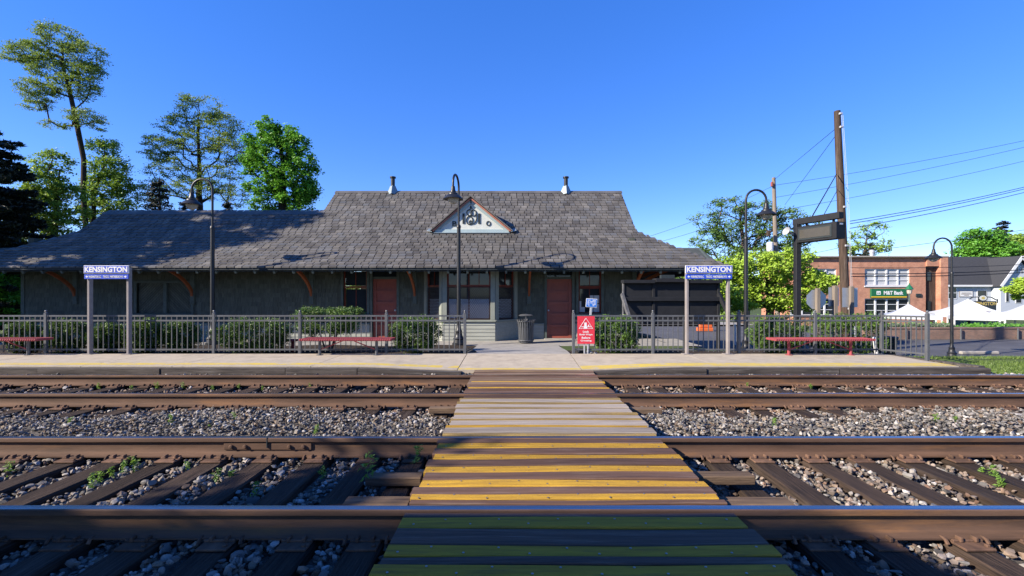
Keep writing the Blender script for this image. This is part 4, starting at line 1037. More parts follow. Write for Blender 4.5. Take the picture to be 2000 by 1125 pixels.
# ------------------------------------------------------------------ red and blue signs
Y = 10.56; xc = X_(1144.5,Y); zc = Z_(644.5,Y); w = 33.5*Y/F; h = 54*Y/F
t = empty('warning_sign', (xc, Y, 0.0), 'red warning sign telling walkers to look both ways, on the fence', 'sign')
b = MB(); b.box(-w/2,w/2,-0.003,0.003,zc-h/2,zc+h/2); p = b.build('sign_panel', M['signred'], t)
for i, tx in enumerate(('Look','Both Ways','Before','Crossing')):
    ww = {'Look':0.36,'Both Ways':0.76,'Before':0.50,'Crossing':0.64}[tx]
    text_mesh(tx, 0.07, M['white'], 'lettering', p, (0,-0.0045,zc-h*0.06-i*h*0.110), ext=0.0008, fit=(w*ww,h*0.075), bold=0.002)
b = MB(); tp = [Vector((0,-0.0045,zc+h*0.43)), Vector((-w*0.40,-0.0045,zc+h*0.05)), Vector((w*0.40,-0.0045,zc+h*0.05))]
for i in range(3): b.obox(tp[i], tp[(i+1)%3], 0.0015, 0.009, up=(0,1,0)) if False else b.tube([tp[i],tp[(i+1)%3]],0.005,6)
b.box(-w*0.10,w*0.04,-0.0055,-0.0035,zc+h*0.13,zc+h*0.27); b.box(-w*0.33,w*0.34,-0.0055,-0.0035,zc+h*0.105,zc+h*0.128); b.box(-w*0.13,w*0.07,-0.006,-0.0045,zc+h*0.055,zc+h*0.125); b.box(w*0.12,w*0.18,-0.0055,-0.0035,zc+h*0.13,zc+h*0.19)
b.build('train_symbol', M['white'], p)
b = MB(); b.cbox(-0.05,-0.02,0.01,0.03,-0.1,zc+h/2,0.004); b.cbox(0.03,0.06,0.01,0.03,-0.1,zc,0.004); b.build('stake', M['galv'], t)
Y = 11.0; t = empty('notice_sign', (X_(1148,Y), Y, -0.07), 'small blue notice on a leaning white post behind the red sign', 'sign')
b = MB(); b.cbox(-0.025,0.025,0.0,0.035,0,Z_(598,Y)+0.07,0.004); o = b.build('post', M['galv'], t); t.rotation_euler = (0, R(4), 0)
z = Z_(591.5,Y)+0.07
b = MB(); b.cbox(-0.135,0.135,-0.006,0.0,z-0.105,z+0.105,0.003); p = b.build('sign_panel', M['white'], t)
b = MB(); b.box(-0.124,0.124,-0.0085,-0.0065,z-0.094,z+0.094); b.build('panel_field', M['blue2'], p)
b = MB()
for i, rw in enumerate([[(-.10,-.03),(0.02,.10)],[(-.10,-.06),(-.04,.10)],[(-.10,-.05),(-.03,.03),(.05,.10)],[(-.10,-.05),(.02,.10)],[(-.07,-.05),(.03,.07)]]):
    for a, c in rw: b.box(a,c,-0.0095,-0.0080,z+0.058-i*0.032,z+0.072-i*0.032)
b.build('print_lines', M['white'], p)

# ------------------------------------------------------------------ charcoal notice board seen from behind
Y = 12.2; t = empty('notice_board', (X_(1308,Y), Y, -0.1), 'wide charcoal notice board with stepped cap, seen from behind the fence', 'notice board')
ox = -X_(1308,Y); zo = 0.1
def nb(px0, px1, py0, py1, y0, y1, name, mat, c=0.006):
    b = MB(); b.cbox(X_(px0,Y)+ox, X_(px1,Y)+ox, y0, y1, Z_(py1,Y)+zo, Z_(py0,Y)+zo, c); return b.build(name, mat, t)
for a, c, tp_ in ((1219,1275,552),(1278,1338,549),(1341,1401,552)):
    nb(a, c, tp_, 584, 0, 0.03, 'panel', M['board']); nb(a, c, 588, 634, 0, 0.03, 'panel', M['board'])
nb(1216,1406,580,588,-0.10,-0.001,'mid_rail',M['board'])
for a in (1276.5, 1339.5, 1403): nb(a-2.5,a+2.5,550,692,-0.035,0.06,'post',M['board'])
nb(1219-3.2,1219,552,634,-0.03,0.05,'side_post',M['boardgrey'])
nb(1215,1277,547,553.5,-0.14,0.14,'cap',M['board']); nb(1277.5,1341,544,551.5,-0.16,0.16,'cap',M['board']); nb(1341.5,1407,547,553.5,-0.14,0.14,'cap',M['board'])
nb(1291,1318,537,543.8,0.0,0.12,'cap_box',M['letter'])
for px0, px1 in ((1214.5,1221.5),(1403,1412)):
    b = MB(); xa, xb = X_(px0,Y)+ox, X_(px1,Y)+ox
    b.obox((xa,-0.02,Z_(574,Y)+zo),(xb,-0.42,Z_(620,Y)+zo),0.07,0.09); b.build('slanting_brace', M['boardgrey'] if px0 < 1300 else M['board'], t)

# ------------------------------------------------------------------ display sign on a steel post
t = empty('display_sign', (7.36, 11.85, -0.1), 'dark train display sign hanging from an arm on a tall steel post', 'display sign')
b = MB(); b.cbox(-0.068,0.068,-0.068,0.068,0,Z_(437,11.85)+0.1,0.012); b.build('post', M['board'], t)
zt = Z_(437,11.85)+0.1
b = MB(); b.obox((0.0,0.10,zt+0.05),(0.42,-1.02,zt+0.05),0.16,0.15); b.build('arm', M['board'], t)
e0, e1 = Vector((0.06,0.02,0)), Vector((0.42,-0.98,0)); dv = (e1-e0).normalized(); nv = Vector((dv.y,-dv.x,0))*1.0
if nv.x > 0: nv = -nv
def db(u0,u1,n0,n1,z0,z1,name,mat,par):
    b = MB(); L_ = (e1-e0).length
    b.slab([e0+dv*u0*L_+nv*n0+Vector((0,0,z0)), e0+dv*u1*L_+nv*n0+Vector((0,0,z0)), e0+dv*u1*L_+nv*n1+Vector((0,0,z0)), e0+dv*u0*L_+nv*n1+Vector((0,0,z0))], (0,0,z1-z0)); return b.build(name, mat, par)
bx_ = db(0,1,-0.17,0.13,zt-0.50,zt-0.10,'display_box',M['board'],t)
db(0.08,0.90,0.131,0.145,zt-0.45,zt-0.15,'screen_frame',M['letter'],bx_); db(0.12,0.86,0.146,0.150,zt-0.41,zt-0.19,'screen',M['screen'],bx_)
b = MB(); q = e1 + dv*0.003; b.slab([q+nv*0.02+Vector((0,0,zt-0.17)), q-nv*0.09+Vector((0,0,zt-0.17)), q-nv*0.09+Vector((0,0,zt-0.13)), q+nv*0.02+Vector((0,0,zt-0.13))], dv*0.002); b.build('sticker', M['white'], bx_)
for u in (0.2,0.85):
    b = MB(); c = e0+dv*u*(e1-e0).length; b.tube([c+Vector((0,0,zt-0.11)), c+Vector((0,0,zt))],0.03,8); b.build('hanger', M['board'], t)
b = MB(); b.smooth = True; b.lathe([(0.025,0),(0.03,0.10),(0.05,0.16),(0.105,0.23),(0.11,0.24),(0.04,0.17)], n=16)
o = b.build('loudspeaker_horn', M['galv'], t, (-0.12,-0.02,zt-0.28)); o.rotation_euler = (R(70),0,R(-75))

# ------------------------------------------------------------------ utility poles and wires
def pole(name, base, top, r0, r1, mat, label):
    t = empty(name, base, label, 'utility pole'); d = Vector(top)-Vector(base)
    b = MB(); b.smooth = True; b.tube([Vector((0,0,-0.3)), d*0.33, d*0.66, d],[r0,r0*0.9,(r0+r1)/2,r1],14); b.build('pole_shaft', mat, t); return t
PB = Vector((X_(1655,21), 21, -1.2)); PT = P(1635,217,21)
t = pole('utility_pole', PB, PT, 0.195, 0.13, M['pole'], 'tall dark brown leaning utility pole beside the bank')
d_ = PT-PB
for k in (0.985,0.93,0.60,0.44,0.18):
    b = MB(); c = d_*k; b.cbox(c.x-0.03,c.x+0.10,c.y-0.22,c.y-0.12,c.z-0.06,c.z+0.03,0.01); b.build('clamp', M['galv'], t)
for dx in (0.06,0.12):
    b = MB(); b.tube([d_*0.98+Vector((dx,-0.19,0)), d_*0.6+Vector((dx+0.07,-0.23,0)), d_*0.30+Vector((dx+0.05,-0.25,0)), d_*0.12+Vector((dx,-0.26,0))],0.008,5); b.build('cable', M['galv'], t)
b = MB(); b.obox(d_*0.04+Vector((0.14,-0.26,0)), d_*0.235+Vector((0.10,-0.25,0)),0.15,0.05); b.build('conduit', M['white'], t)
QB = Vector((X_(1520,36), 36, -2.2)); QT = P(1511,347,36)
t2 = pole('utility_pole', QB, QT, 0.19, 0.13, M['polegrey'], 'slimmer grey utility pole with a white transformer can')
e_ = QT-QB
b = MB(); b.smooth = True; c = P(1504,482,35.7)-QB; b.lathe([(0.24,-0.36),(0.25,0.3),(0.12,0.38)], tuple(c), 14); b.build('transformer', M['winframe'], t2)
b = MB(); c = P(1509,358,35.8)-QB; b.cbox(c.x-0.12,c.x+0.02,c.y-0.1,c.y+0.1,c.z-0.25,c.z+0.1,0.02); b.build('insulator', M['reddoor'], t2)
b = MB(); c = P(1501,455,35.6)-QB; b.cbox(c.x-0.12,c.x+0.12,c.y-0.1,c.y+0.1,c.z-0.25,c.z+0.2,0.02); b.build('fuse_holder', M['pole'], t2)
def wire(a, c, r, label, sag=0.0):
    b = MB(); n = 14; a, c = Vector(a), Vector(c); pts = [a+(c-a)*(i/n)+Vector((0,0,-sag*4*(i/n)*(1-i/n))) for i in range(n+1)]; b.tube(pts, r, 5)
    return tag(b.build('overhead_wire', M['wire']), label, 'wire', 'overhead wires')
wire(QT-Vector((0,0,0.2)), PT-Vector((0,0,0.75)), 0.012, 'thin wire from the top of the tall pole to the grey pole')
wire(P(1533,400,33), P(1634,262,20.95), 0.012, 'thin slanting wire above the lime-green tree, meeting the tall pole')
wire(P(1585,425,15), P(1634,340,20.9), 0.020, 'thick dark guy wire from the display sign arm up to the tall pole')
wire(P(1610,418,15), P(1636,370,20.9), 0.012, 'short thin wire just left of the tall pole')
wire(P(1512,362,36), P(2300,206,34), 0.014, 'topmost wire crossing the sky right of the tall pole', 0.4)
wire(P(1512,386,36), P(2300,212,34), 0.014, 'second wire from the top crossing the right sky', 0.4)
wire(P(1540,408,36), P(2300,238,34), 0.014, 'single thin wire sloping up to the right edge, above the bundle', 0.4)
for dy, l in ((0,'upper wire of the dark bundle rising to the right'),(5,'middle wire of the dark bundle rising to the right'),(14,'lowest wire of the dark bundle rising to the right')):
    wire(P(1660,432+dy,21), P(2200,312+dy*0.6,26), 0.016, l, 0.25)
wire(P(1730,486,40), P(2200,418,40), 0.018, 'wire dipping over the roof of the bank to the right edge', 0.1)
for py, pe, l in ((523,507,'highest dark cable crossing the bank front'),(535,516,'middle dark cable crossing the bank front'),(540,522,'lowest dark cable crossing the bank front')):
    wire(P(1662,py,21), P(2200,pe-8,30), 0.022 if py > 525 else 0.014, l, 0.25)
wire(P(1240,470,36), P(1512,362,36), 0.012, 'faint wire left of the grey pole, upper one', 0.3); wire(P(1240,484,36), P(1512,394,36), 0.012, 'faint wire left of the grey pole, lower one', 0.3)
wire(P(1440,505,30), P(1660,478,30), 0.012, 'pale wire across the lime-green tree', 0.3)

# ------------------------------------------------------------------ sign backs by the lot
def sign_back(px, Y, kind, py0, py1, w, label, zb=-1.2):
    t = empty('road_sign', (X_(px,Y), Y, zb), label, 'road sign', 'road signs seen from behind'); z0, z1 = Z_(py1,Y)-zb, Z_(py0,Y)-zb
    b = MB(); b.cbox(-0.07,0.07,-0.07,0.07,-0.2,z1+0.06,0.012); b.build('post', M['polegrey'], t)
    b = MB(); zc = (z0+z1)/2; r = (z1-z0)/2
    if kind == 'oct': b.slab([(r*1.08*math.cos(R(22.5+45*i)),0.08,zc+r*1.08*math.sin(R(22.5+45*i))) for i in range(8)], (0,0.006,0))
    else: b.slab([(-w/2,0.08,z0),(w/2,0.08,z0),(w/2,0.08,z1),(-w/2,0.08,z1)], (0,0.006,0))
    b.build('sign_panel', M['alu'], t); return t
sign_back(1597,17.5,'oct',566,604,0.7,'octagonal grey stop sign back on a wooden post')
sign_back(1631,17.8,'rect',561,598,0.40,'narrow grey sign back on a wooden post, right of the octagon')
sign_back(1663,18.4,'rect',562,600,0.62,'wide blue-grey sign back behind the tall utility pole')

# ------------------------------------------------------------------ bank
Y = 58.0; BZ = -2.7
t = empty('bank_building', (X_(1700,Y), Y, BZ), 'two-storey red brick bank with a green sign and white windows', 'building')
ox, zo = -X_(1700,Y), -BZ
def X2(px): return X_(px,Y)+ox
def Z2(py): return Z_(py,Y)+zo
holes = [(1594,1634,525,552),(1689,1777,525,558),(1545,1634,583,616),(1689,1777,583,618)]
b = MB(); xa, xb = X2(1562), X2(1808); top = Z2(503)
cols = sorted({xa,xb}|{X2(h_[0]) for h_ in holes}|{X2(h_[1]) for h_ in holes}); cols = [c for c in cols if xa <= c <= xb]
rows = sorted({0,top}|{Z2(h_[2]) for h_ in holes}|{Z2(h_[3]) for h_ in holes})
for c0, c1 in zip(cols[:-1], cols[1:]):
    for r0, r1 in zip(rows[:-1], rows[1:]):
        mx_, mz_ = (c0+c1)/2, (r0+r1)/2
        if not any(X2(h_[0]) < mx_ < X2(h_[1]) and Z2(h_[3]) < mz_ < Z2(h_[2]) for h_ in holes): b.box(c0,c1,0,0.4,r0,r1)
b.box(xa,X2(1846),0.4,9,0,top-0.02); b.box(X2(1832),X2(1846),-0.4,0.39,0,top); b.box(X2(1808),X2(1832),-0.2,0.39,Z2(520),top)
wl = b.build('wall', M['brick'], t)
b = MB(); b.cbox(xa-0.1,X2(1846)+0.1,-0.45,9.1,top,top+0.18,0.03); b.build('coping', M['coping'], t)
b = MB(); b.box(X2(1809),X2(1831),0.30,0.385,0.0,Z2(521)); b.build('recess_panel', M['pole'], t)
for a, c in ((531,548),(588,608)):
    b = MB(); b.box(X2(1813),X2(1821),0.2,0.28,Z2(c),Z2(a)); b.build('recess_window', M['glass'], t)
for (p0,p1,q0,q1), nc, nr in zip(holes,(2,4,4,4),(3,3,3,3)):
    x0,x1,z0,z1 = X2(p0),X2(p1),Z2(q1),Z2(q0); f = MB(); st = 0.11
    f.box(x0,x0+st,0.1,0.22,z0,z1); f.box(x1-st,x1,0.1,0.22,z0,z1); f.box(x0+st,x1-st,0.1,0.22,z0,z0+st); f.box(x0+st,x1-st,0.1,0.22,z1-st,z1)
    for i in range(1,nc): xx = x0+(x1-x0)*i/nc; f.box(xx-0.09,xx+0.09,0.08,0.22,z0+st,z1-st)
    for j in range(1,nr): zz = z0+(z1-z0)*j/nr; f.box(x0+st,x1-st,0.12,0.2,zz-0.035,zz+0.035)
    f.box(x0-0.1,x1+0.1,-0.1,0.2,z0-0.16,z0-0.01)
    w_ = f.build('window', M['winframe'], t)
    for i in range(nc):
        for j in range(nr):
            g = MB(); g.box(x0+(x1-x0)*i/nc+0.06,x0+(x1-x0)*(i+1)/nc-0.06,0.2+0.01,0.23,z0+(z1-z0)*j/nr+0.03,z0+(z1-z0)*(j+1)/nr-0.03); g.build('pane', M['curtain'] if q0 < 560 else M['glass'], w_)
x0,x1,z0,z1 = X2(1699),X2(1768),Z2(581),Z2(564); b = MB(); b.cbox(x0,x1,-0.25,-0.01,z0,z1,0.02); s_ = b.build('bank_sign', M['green'], t)
b = MB(); b.box(x0,x1,-0.262,-0.252,z0,z0+0.14); b.build('sign_stripe', M['yellow'], s_)
text_mesh('M&T Bank', 0.5, M['white'], 'lettering', s_, (X2(1742),-0.262,Z2(572)), ext=0.005, fit=(38*Y/F,7.5*Y/F), bold=0.02)
b = MB(); b.box(X2(1709),X2(1717),-0.262,-0.252,Z2(575.5),Z2(568.5)); b.build('logo_mark', M['white'], s_)
b = MB(); 
for k in (1710.3,1713.2): b.slab([(X2(k),-0.264,Z2(574)),(X2(k+1.2),-0.264,Z2(570)),(X2(k+2.4),-0.264,Z2(574))],(0,0.001,0))
b.build('logo_mark', M['green'], s_)
b = MB(); b.smooth = True; b.lathe([(0.25,0),(0.25,1.1),(0.32,1.15),(0.32,1.5),(0.1,1.6)],(X2(1775),6,top),12); b.build('roof_vent', M['galv'], t)
b = MB(); b.cbox(X2(1788),X2(1799),-0.12,-0.01,Z2(580),Z2(573.5),0.03); b.build('wall_plaque', M['letter'], t)
# green street lantern before the bank
Yl_ = 50.0; t = empty('street_lantern', (X_(1776,Yl_), Yl_, -2.6), 'green street lantern standing before the bank corner', 'street lamp')
b = MB(); b.smooth = True; b.lathe([(0.16,0),(0.16,0.3),(0.08,0.5),(0.07,Z_(575,Yl_)+2.6)], n=10); b.build('post', M['dktrim'], t)
zt = Z_(575,Yl_)+2.6; b = MB(); b.lathe([(0.08,0),(0.2,0.1),(0.26,0.55),(0.24,0.56)],(0,0,zt),8); g = b.build('lantern_glass', M['globe'], t)
b = MB(); b.lathe([(0.40,0.55),(0.22,0.85),(0.08,1.05),(0.03,1.25)],(0,0,zt),8); b.build('lantern_cap', M['green'], t)

# ------------------------------------------------------------------ white house
Y = 78.0; t = empty('white_house', (X_(1905,Y), Y, -2.6), 'white house with a charcoal roof and front gable at the right edge', 'house')
ox, zo = -X_(1905,Y), 2.6
def X2(px): return X_(px,Y)+ox
def Z2(py): return Z_(py,Y)+zo
b = MB(); b.box(X2(1847),X2(1936),0,8,0,Z2(557)); b.box(X2(1936),X2(2008),-1.5,8,0,Z2(557))
b.slab([(X2(1936),-1.5,Z2(557)),(X2(2008),-1.5,Z2(557)),(X2(1972),-1.5,Z2(507))],(0,1,0)); b.build('wall', M['house'], t)
zr_ = Z2(503)+0.3
b = MB(); b.slab([(X2(1843),-0.5,Z2(558)),(X2(1950),-0.5,Z2(558)),(X2(1980),4.0,zr_),(X2(1843),4.0,zr_)],(0,0,0.15)); b.slab([(X2(1843),8.5,Z2(558)),(X2(1843),4,zr_),(X2(2030),4,zr_),(X2(2030),8.5,Z2(558))],(0,0,0.15))
for s_ in (1931,2013): b.slab([(X2(s_),-2.0,Z2(560)),(X2(1972),-2.0,Z2(503)),(X2(1972),4.2,Z2(503)),(X2(s_),4.2,Z2(560))],(0,0,0.15))
b.build('roof', M['houseroof'], t)
b = MB()
for s_ in (1931,2013): b.obox((X2(s_),-2.03,Z2(560)),(X2(1972),-2.03,Z2(503)),0.06,0.45)
b.box(X2(1843),X2(1934),-0.62,-0.51,Z2(560),Z2(556.5)); b.build('bargeboard', M['white'], t)
for p0,p1,q0,q1 in ((1852,1867,561,583),(1909,1926,567,590)):
    b = MB(); b.cbox(X2(p0)-0.12,X2(p1)+0.12,-0.06,-0.005,Z2(q1)-0.1,Z2(q0)+0.1,0.01); w_ = b.build('window', M['white'], t)
    for j in range(2):
        g = MB(); zz = Z2(q1)+(Z2(q0)-Z2(q1))*j/2; g.box(X2(p0),X2(p1),-0.075,-0.062,zz+0.05,zz+(Z2(q0)-Z2(q1))/2-0.05); g.build('pane', M['glass'], w_)
for p0,p1,q0,q1 in ((1945,1952,560,590),(1964,1976,562,592),(1966,1970,520,534),(1974,1978,520,534)):
    b = MB(); b.cbox(X2(p0),X2(p1),-1.56,-1.505,Z2(q1),Z2(q0),0.01); w_ = b.build('window', M['white'], t); g = MB(); g.box(X2(p0)+0.1,X2(p1)-0.1,-1.575,-1.562,Z2(q1)+0.1,Z2(q0)-0.1); g.build('pane', M['glass'], w_)
b = MB(); b.cbox(X2(1873),X2(1900),-0.08,-0.005,Z2(580),Z2(568),0.02); w_ = b.build('wall_sign', M['post'], t); b = MB(); b.box(X2(1874.5),X2(1898.5),-0.095,-0.082,Z2(579),Z2(569)); b.build('sign_face', M['white'], w_)
b = MB()
for k, (a, c) in enumerate(((1877,1896),(1876,1897),(1882,1891))): b.box(X2(a),X2(c),-0.10,-0.096,Z2(573+k*2.2),Z2(571.6+k*2.2))
b.build('sign_print', M['post'], w_)

# town entrance sign, half hidden by the tents
Y = 46.0; t = empty('entrance_sign', (X_(1918,Y), Y, -2.5), 'ornate dark green town sign with gold oval, half hidden by tents', 'sign')
ox, zo = -X_(1918,Y), 2.5
b = MB(); b.cbox(X_(1889,Y)+ox,X_(1945,Y)+ox,-0.08,0.08,Z_(614,Y)+zo,Z_(588,Y)+zo,0.03); p = b.build('sign_board', M['letter'], t)
text_mesh('KENSINGTON', 0.5, M['gold'], 'lettering', p, (0,-0.09,Z_(593,Y)+zo), ext=0.004, fit=(54*Y/F,6.5*Y/F), bold=0.01)
b = MB(); b.slab([(1.0*math.cos(R(a))*9*Y/F,-0.10,Z_(582,Y)+zo+math.sin(R(a))*6.2*Y/F) for a in range(0,360,20)],(0,0.05,0)); o_ = b.build('crest_back', M['letter'], t)
b = MB(); b.slab([(1.0*math.cos(R(a))*7.4*Y/F,-0.115,Z_(582,Y)+zo+math.sin(R(a))*4.9*Y/F) for a in range(0,360,20)],(0,0.012,0)); b.build('crest', M['cream'], o_)
b = MB(); b.slab([(1.0*math.cos(R(a))*(4.6 if (a//20)%2 else 2.6)*Y/F,-0.125,Z_(582,Y)+zo+math.sin(R(a))*(3.6 if (a//20)%2 else 2.0)*Y/F) for a in range(0,360,20)],(0,0.008,0)); b.build('crest_flower', M['gold'], o_)
for s_ in (-1,1):
    b = MB(); b.tube([(s_*8*Y/F,0,Z_(580,Y)+zo),(s_*18*Y/F,0,Z_(580.5,Y)+zo),(s_*26*Y/F,0,Z_(585,Y)+zo),(s_*31*Y/F,0,Z_(587,Y)+zo)],0.05,6); b.tube([(s_*30*Y/F,0,Z_(592,Y)+zo),(s_*30*Y/F,0,Z_(584,Y)+zo)],0.05,6); b.build('scroll', M['letter'], t)
    b = MB(); b.cbox(s_*26*Y/F-0.1,s_*26*Y/F+0.1,-0.07,0.07,0,Z_(614,Y)+zo,0.02); b.build('post', M['letter'], t)

# ------------------------------------------------------------------ market tents
def tent(pxa, pxb, pyp, pye, Y, pxp, label, text=None, zb=-2.45):
    xa, xb = X_(pxa,Y), X_(pxb,Y); t = empty('market_tent', ((xa+xb)/2, Y, zb), label, 'tent', 'white market tents', rz=-0.62); h = (xb-xa)/2*0.86; D = 2*h
    ze, zp = Z_(pye,Y)-zb, Z_(pyp,Y)-zb; vz = 0.30
    b = MB(); n = 6; apex = Vector((0, D/2, zp)); cs = [Vector((-h,0,ze)),Vector((h,0,ze)),Vector((h,D,ze)),Vector((-h,D,ze))]
    for k in range(4):
        p_, q_ = cs[k], cs[(k+1)%4]
        for i in range(n):
            t0, t1 = i/n, (i+1)/n; f = lambda t_: Vector((0,0,-0.22*math.sin(math.pi*t_)))
            r = [p_.lerp(apex,t0)+f(t0), q_.lerp(apex,t0)+f(t0), q_.lerp(apex,t1)+f(t1), p_.lerp(apex,t1)+f(t1)]
            b.add(r, [(0,1,2,3)])
    b.build('canopy', M['tent'], t)
    for k in range(4):
        p_, q_ = cs[k], cs[(k+1)%4]; out = (p_+q_)/2 - Vector((0,D/2,ze)); out.z = 0; out.normalize()
        b = MB(); b.slab([p_,q_,q_-Vector((0,0,vz)),p_-Vector((0,0,vz))], out*0.02); b.build('valance', M['tent'], t)
        b = MB(); b.tube([Vector((p_.x*0.985,p_.y+(0.05 if p_.y < 1 else -0.05),0)), Vector((p_.x*0.985,p_.y+(0.05 if p_.y < 1 else -0.05),ze))],0.07,6); b.build('leg', M['white'], t)
    if text:
        c = (cs[0]+cs[1])/2; m_ = c.lerp(apex,0.28)+Vector((0.75,-0.12,-0.12)); sl_ = math.atan2(zp-ze, D/2)
        text_mesh(text, 0.5, M['post'], 'lettering', t, m_, rot=(sl_+0.03,0,0), ext=0.003, fit=(18*Y/F,None) if False else (20*Y/F,0.55))
    return t
tent(1728,1832,594,617,40,1777,'white market tent before the bank, leftmost of the tents')
tent(1838,1968,584,614,43,1905,'rear white market tent with grey lettering, below the ornate town sign','K.MD.gov')
tent(1871,1954,596,619,38.5,1893,'front white market tent right of the lamp post by the lot')
tent(1966,2085,592,619,40,2025,'white market tent cut off by the right picture edge')

# ------------------------------------------------------------------ planter wall, kerb things
Y = 27.0
t = empty('planter_wall', (20, Y, -1.3), 'low old brick planter wall along the far side of the lot', 'wall')
b = MB(); b.box(X_(1690,Y)-20,20,0,0.35,0,0.70); b.build('wall_face', M['oldbrick'], t)
b = MB(); b.box(X_(1690,Y)-20,20,-0.04,0.39,0.70,0.76); b.build('wall_cap', M['oldbrick'], t)
for px in (1767,1873,1984):
    b = MB(); b.tube([(X_(px,Y)-20,-0.12,0),(X_(px,Y)-20,-0.12,0.72)],0.04,8); b.build('rail_stub', M['fence'], t)
grid_sheet('planter_soil', lin(X_(1690,Y),40,30), lin(27.36,29.5,5), lambda x, y: -0.66, M['mulch'])
Yk = 20.3; xk = X_(1912,Yk)
b = MB(); b.cbox(xk-0.85,xk+0.85,Yk-0.09,Yk+0.09,-1.25,-1.10,0.04); o = b.build('wheel_stop', M['coping']); tag(o, 'pale concrete wheel stop on the lot near the lamp post', 'wheel stop')
b = MB(); c = P(1377,648,33); 
t = empty('traffic_barrier', (X_(1377,33), 33, terrain(12,33)+0.02), 'orange plastic traffic barrier seen under the notice board', 'barrier')
b = MB(); b.cbox(-0.55,0.55,-0.25,0.25,0,0.25,0.03); b.cbox(-0.45,0.5,-0.13,0.13,0.25,0.85,0.05); b.build('barrier_body', M['orange'], t)
b = MB(); b.cbox(0.05,0.4,-0.06,0.06,0.852,1.15,0.03); b.build('barrier_sign', M['white'], t)
t = empty('waste_bin', (X_(1738,11.6), 11.6, -0.1), 'black plastic bin behind the fence corner at right', 'bin')
b = MB(); b.lathe([(0.16,0),(0.21,0.4),(0.23,0.4),(0.23,0.44),(0.18,0.46)], n=4); b.build('bin_body', M['letter'], t)
b = MB(); b.cbox(-0.03,0.03,-0.03,0.03,-0.1,0.42,0.01); o = b.build('marker_stake', M['white'], None, (X_(1712,10.85),10.85,0.0)); o.rotation_euler = (0,R(-9),0); tag(o, 'short leaning white stake by the right bench', 'stake')
b = MB(); b.tube([(0,0,0),(0,0,1.1)],0.04,8); o = b.build('marker_post', M['white'], None, (X_(1436,24),24,-1.25)); tag(o, 'slim white marker post in the lot behind the name sign', 'post')

# loose rocks at the fence ends
def rock(px, py, Y, r, mat, label):
    bv, bf = ico(2); v = bv.copy()
    for _ in range(6):
        d = RNG.normal(size=3); d /= np.linalg.norm(d); h = RNG.uniform(0.5,0.85); e = np.maximum(v@d-h,0); v = v - e[:,None]*d
    v = v*np.array([r*1.25,r,r*0.8]); z = 0.0
    tag(link('rock', fast_mesh('rock', v, bf, mat), None, (X_(px,Y),Y,z+r*0.5)), label, 'rock', 'loose rocks by the fence ends')
rock(919,686,10.8,0.13,M['darkrock'],'dark rock at the fence end left of the walkway')
rock(1131,686,10.8,0.13,M['darkrock'],'dark rock under the red warning sign, by the fence end')
rock(1144,688,10.75,0.055,M['whiterock'],'small white rock below the red sign, left one')
rock(1152,686,10.8,0.075,M['whiterock'],'white rock below the red sign, middle and largest')
rock(1163,689,10.75,0.05,M['whiterock'],'small white rock right of the red sign foot')
# ------------------------------------------------------------------ vegetation
def leaf_quads(centers, spread, per, size, flat=0.75, up=0.35, aspect=0.6):
    """leaf-sized rhombs round each centre; returns verts, faces, rnd"""
    n = len(centers)*per; c = np.repeat(centers, per, 0)
    d = RNG.normal(size=(n,3)); d /= np.linalg.norm(d,axis=1,keepdims=True)+1e-9
    sp = np.repeat(spread, per) if np.ndim(spread) else spread
    p = c + d*(RNG.uniform(0.15,1.0,n)**0.6*sp)[:,None]*np.array([1,1,flat])
    nn = RNG.normal(size=(n,3)); nn[:,2] = np.abs(nn[:,2]) + up; nn = nn - np.array(SUN)*0.75; nn /= np.linalg.norm(nn,axis=1,keepdims=True)
    a = np.cross(nn, RNG.normal(size=(n,3))); a /= np.linalg.norm(a,axis=1,keepdims=True)+1e-9; b = np.cross(nn, a)
    s = size*RNG.uniform(0.6,1.35,n)[:,None]
    v = np.stack([p-a*s, p-b*s*aspect+nn*s*0.12, p+a*s, p+b*s*aspect+nn*s*0.12],1).reshape(-1,3)
    # leaves of one clump share a tone
    r = np.clip(np.repeat(RNG.uniform(0,1,len(centers)), per)*0.55 + RNG.uniform(0,0.45,n), 0, 1)
    return v, np.arange(4*n).reshape(-1,4), r

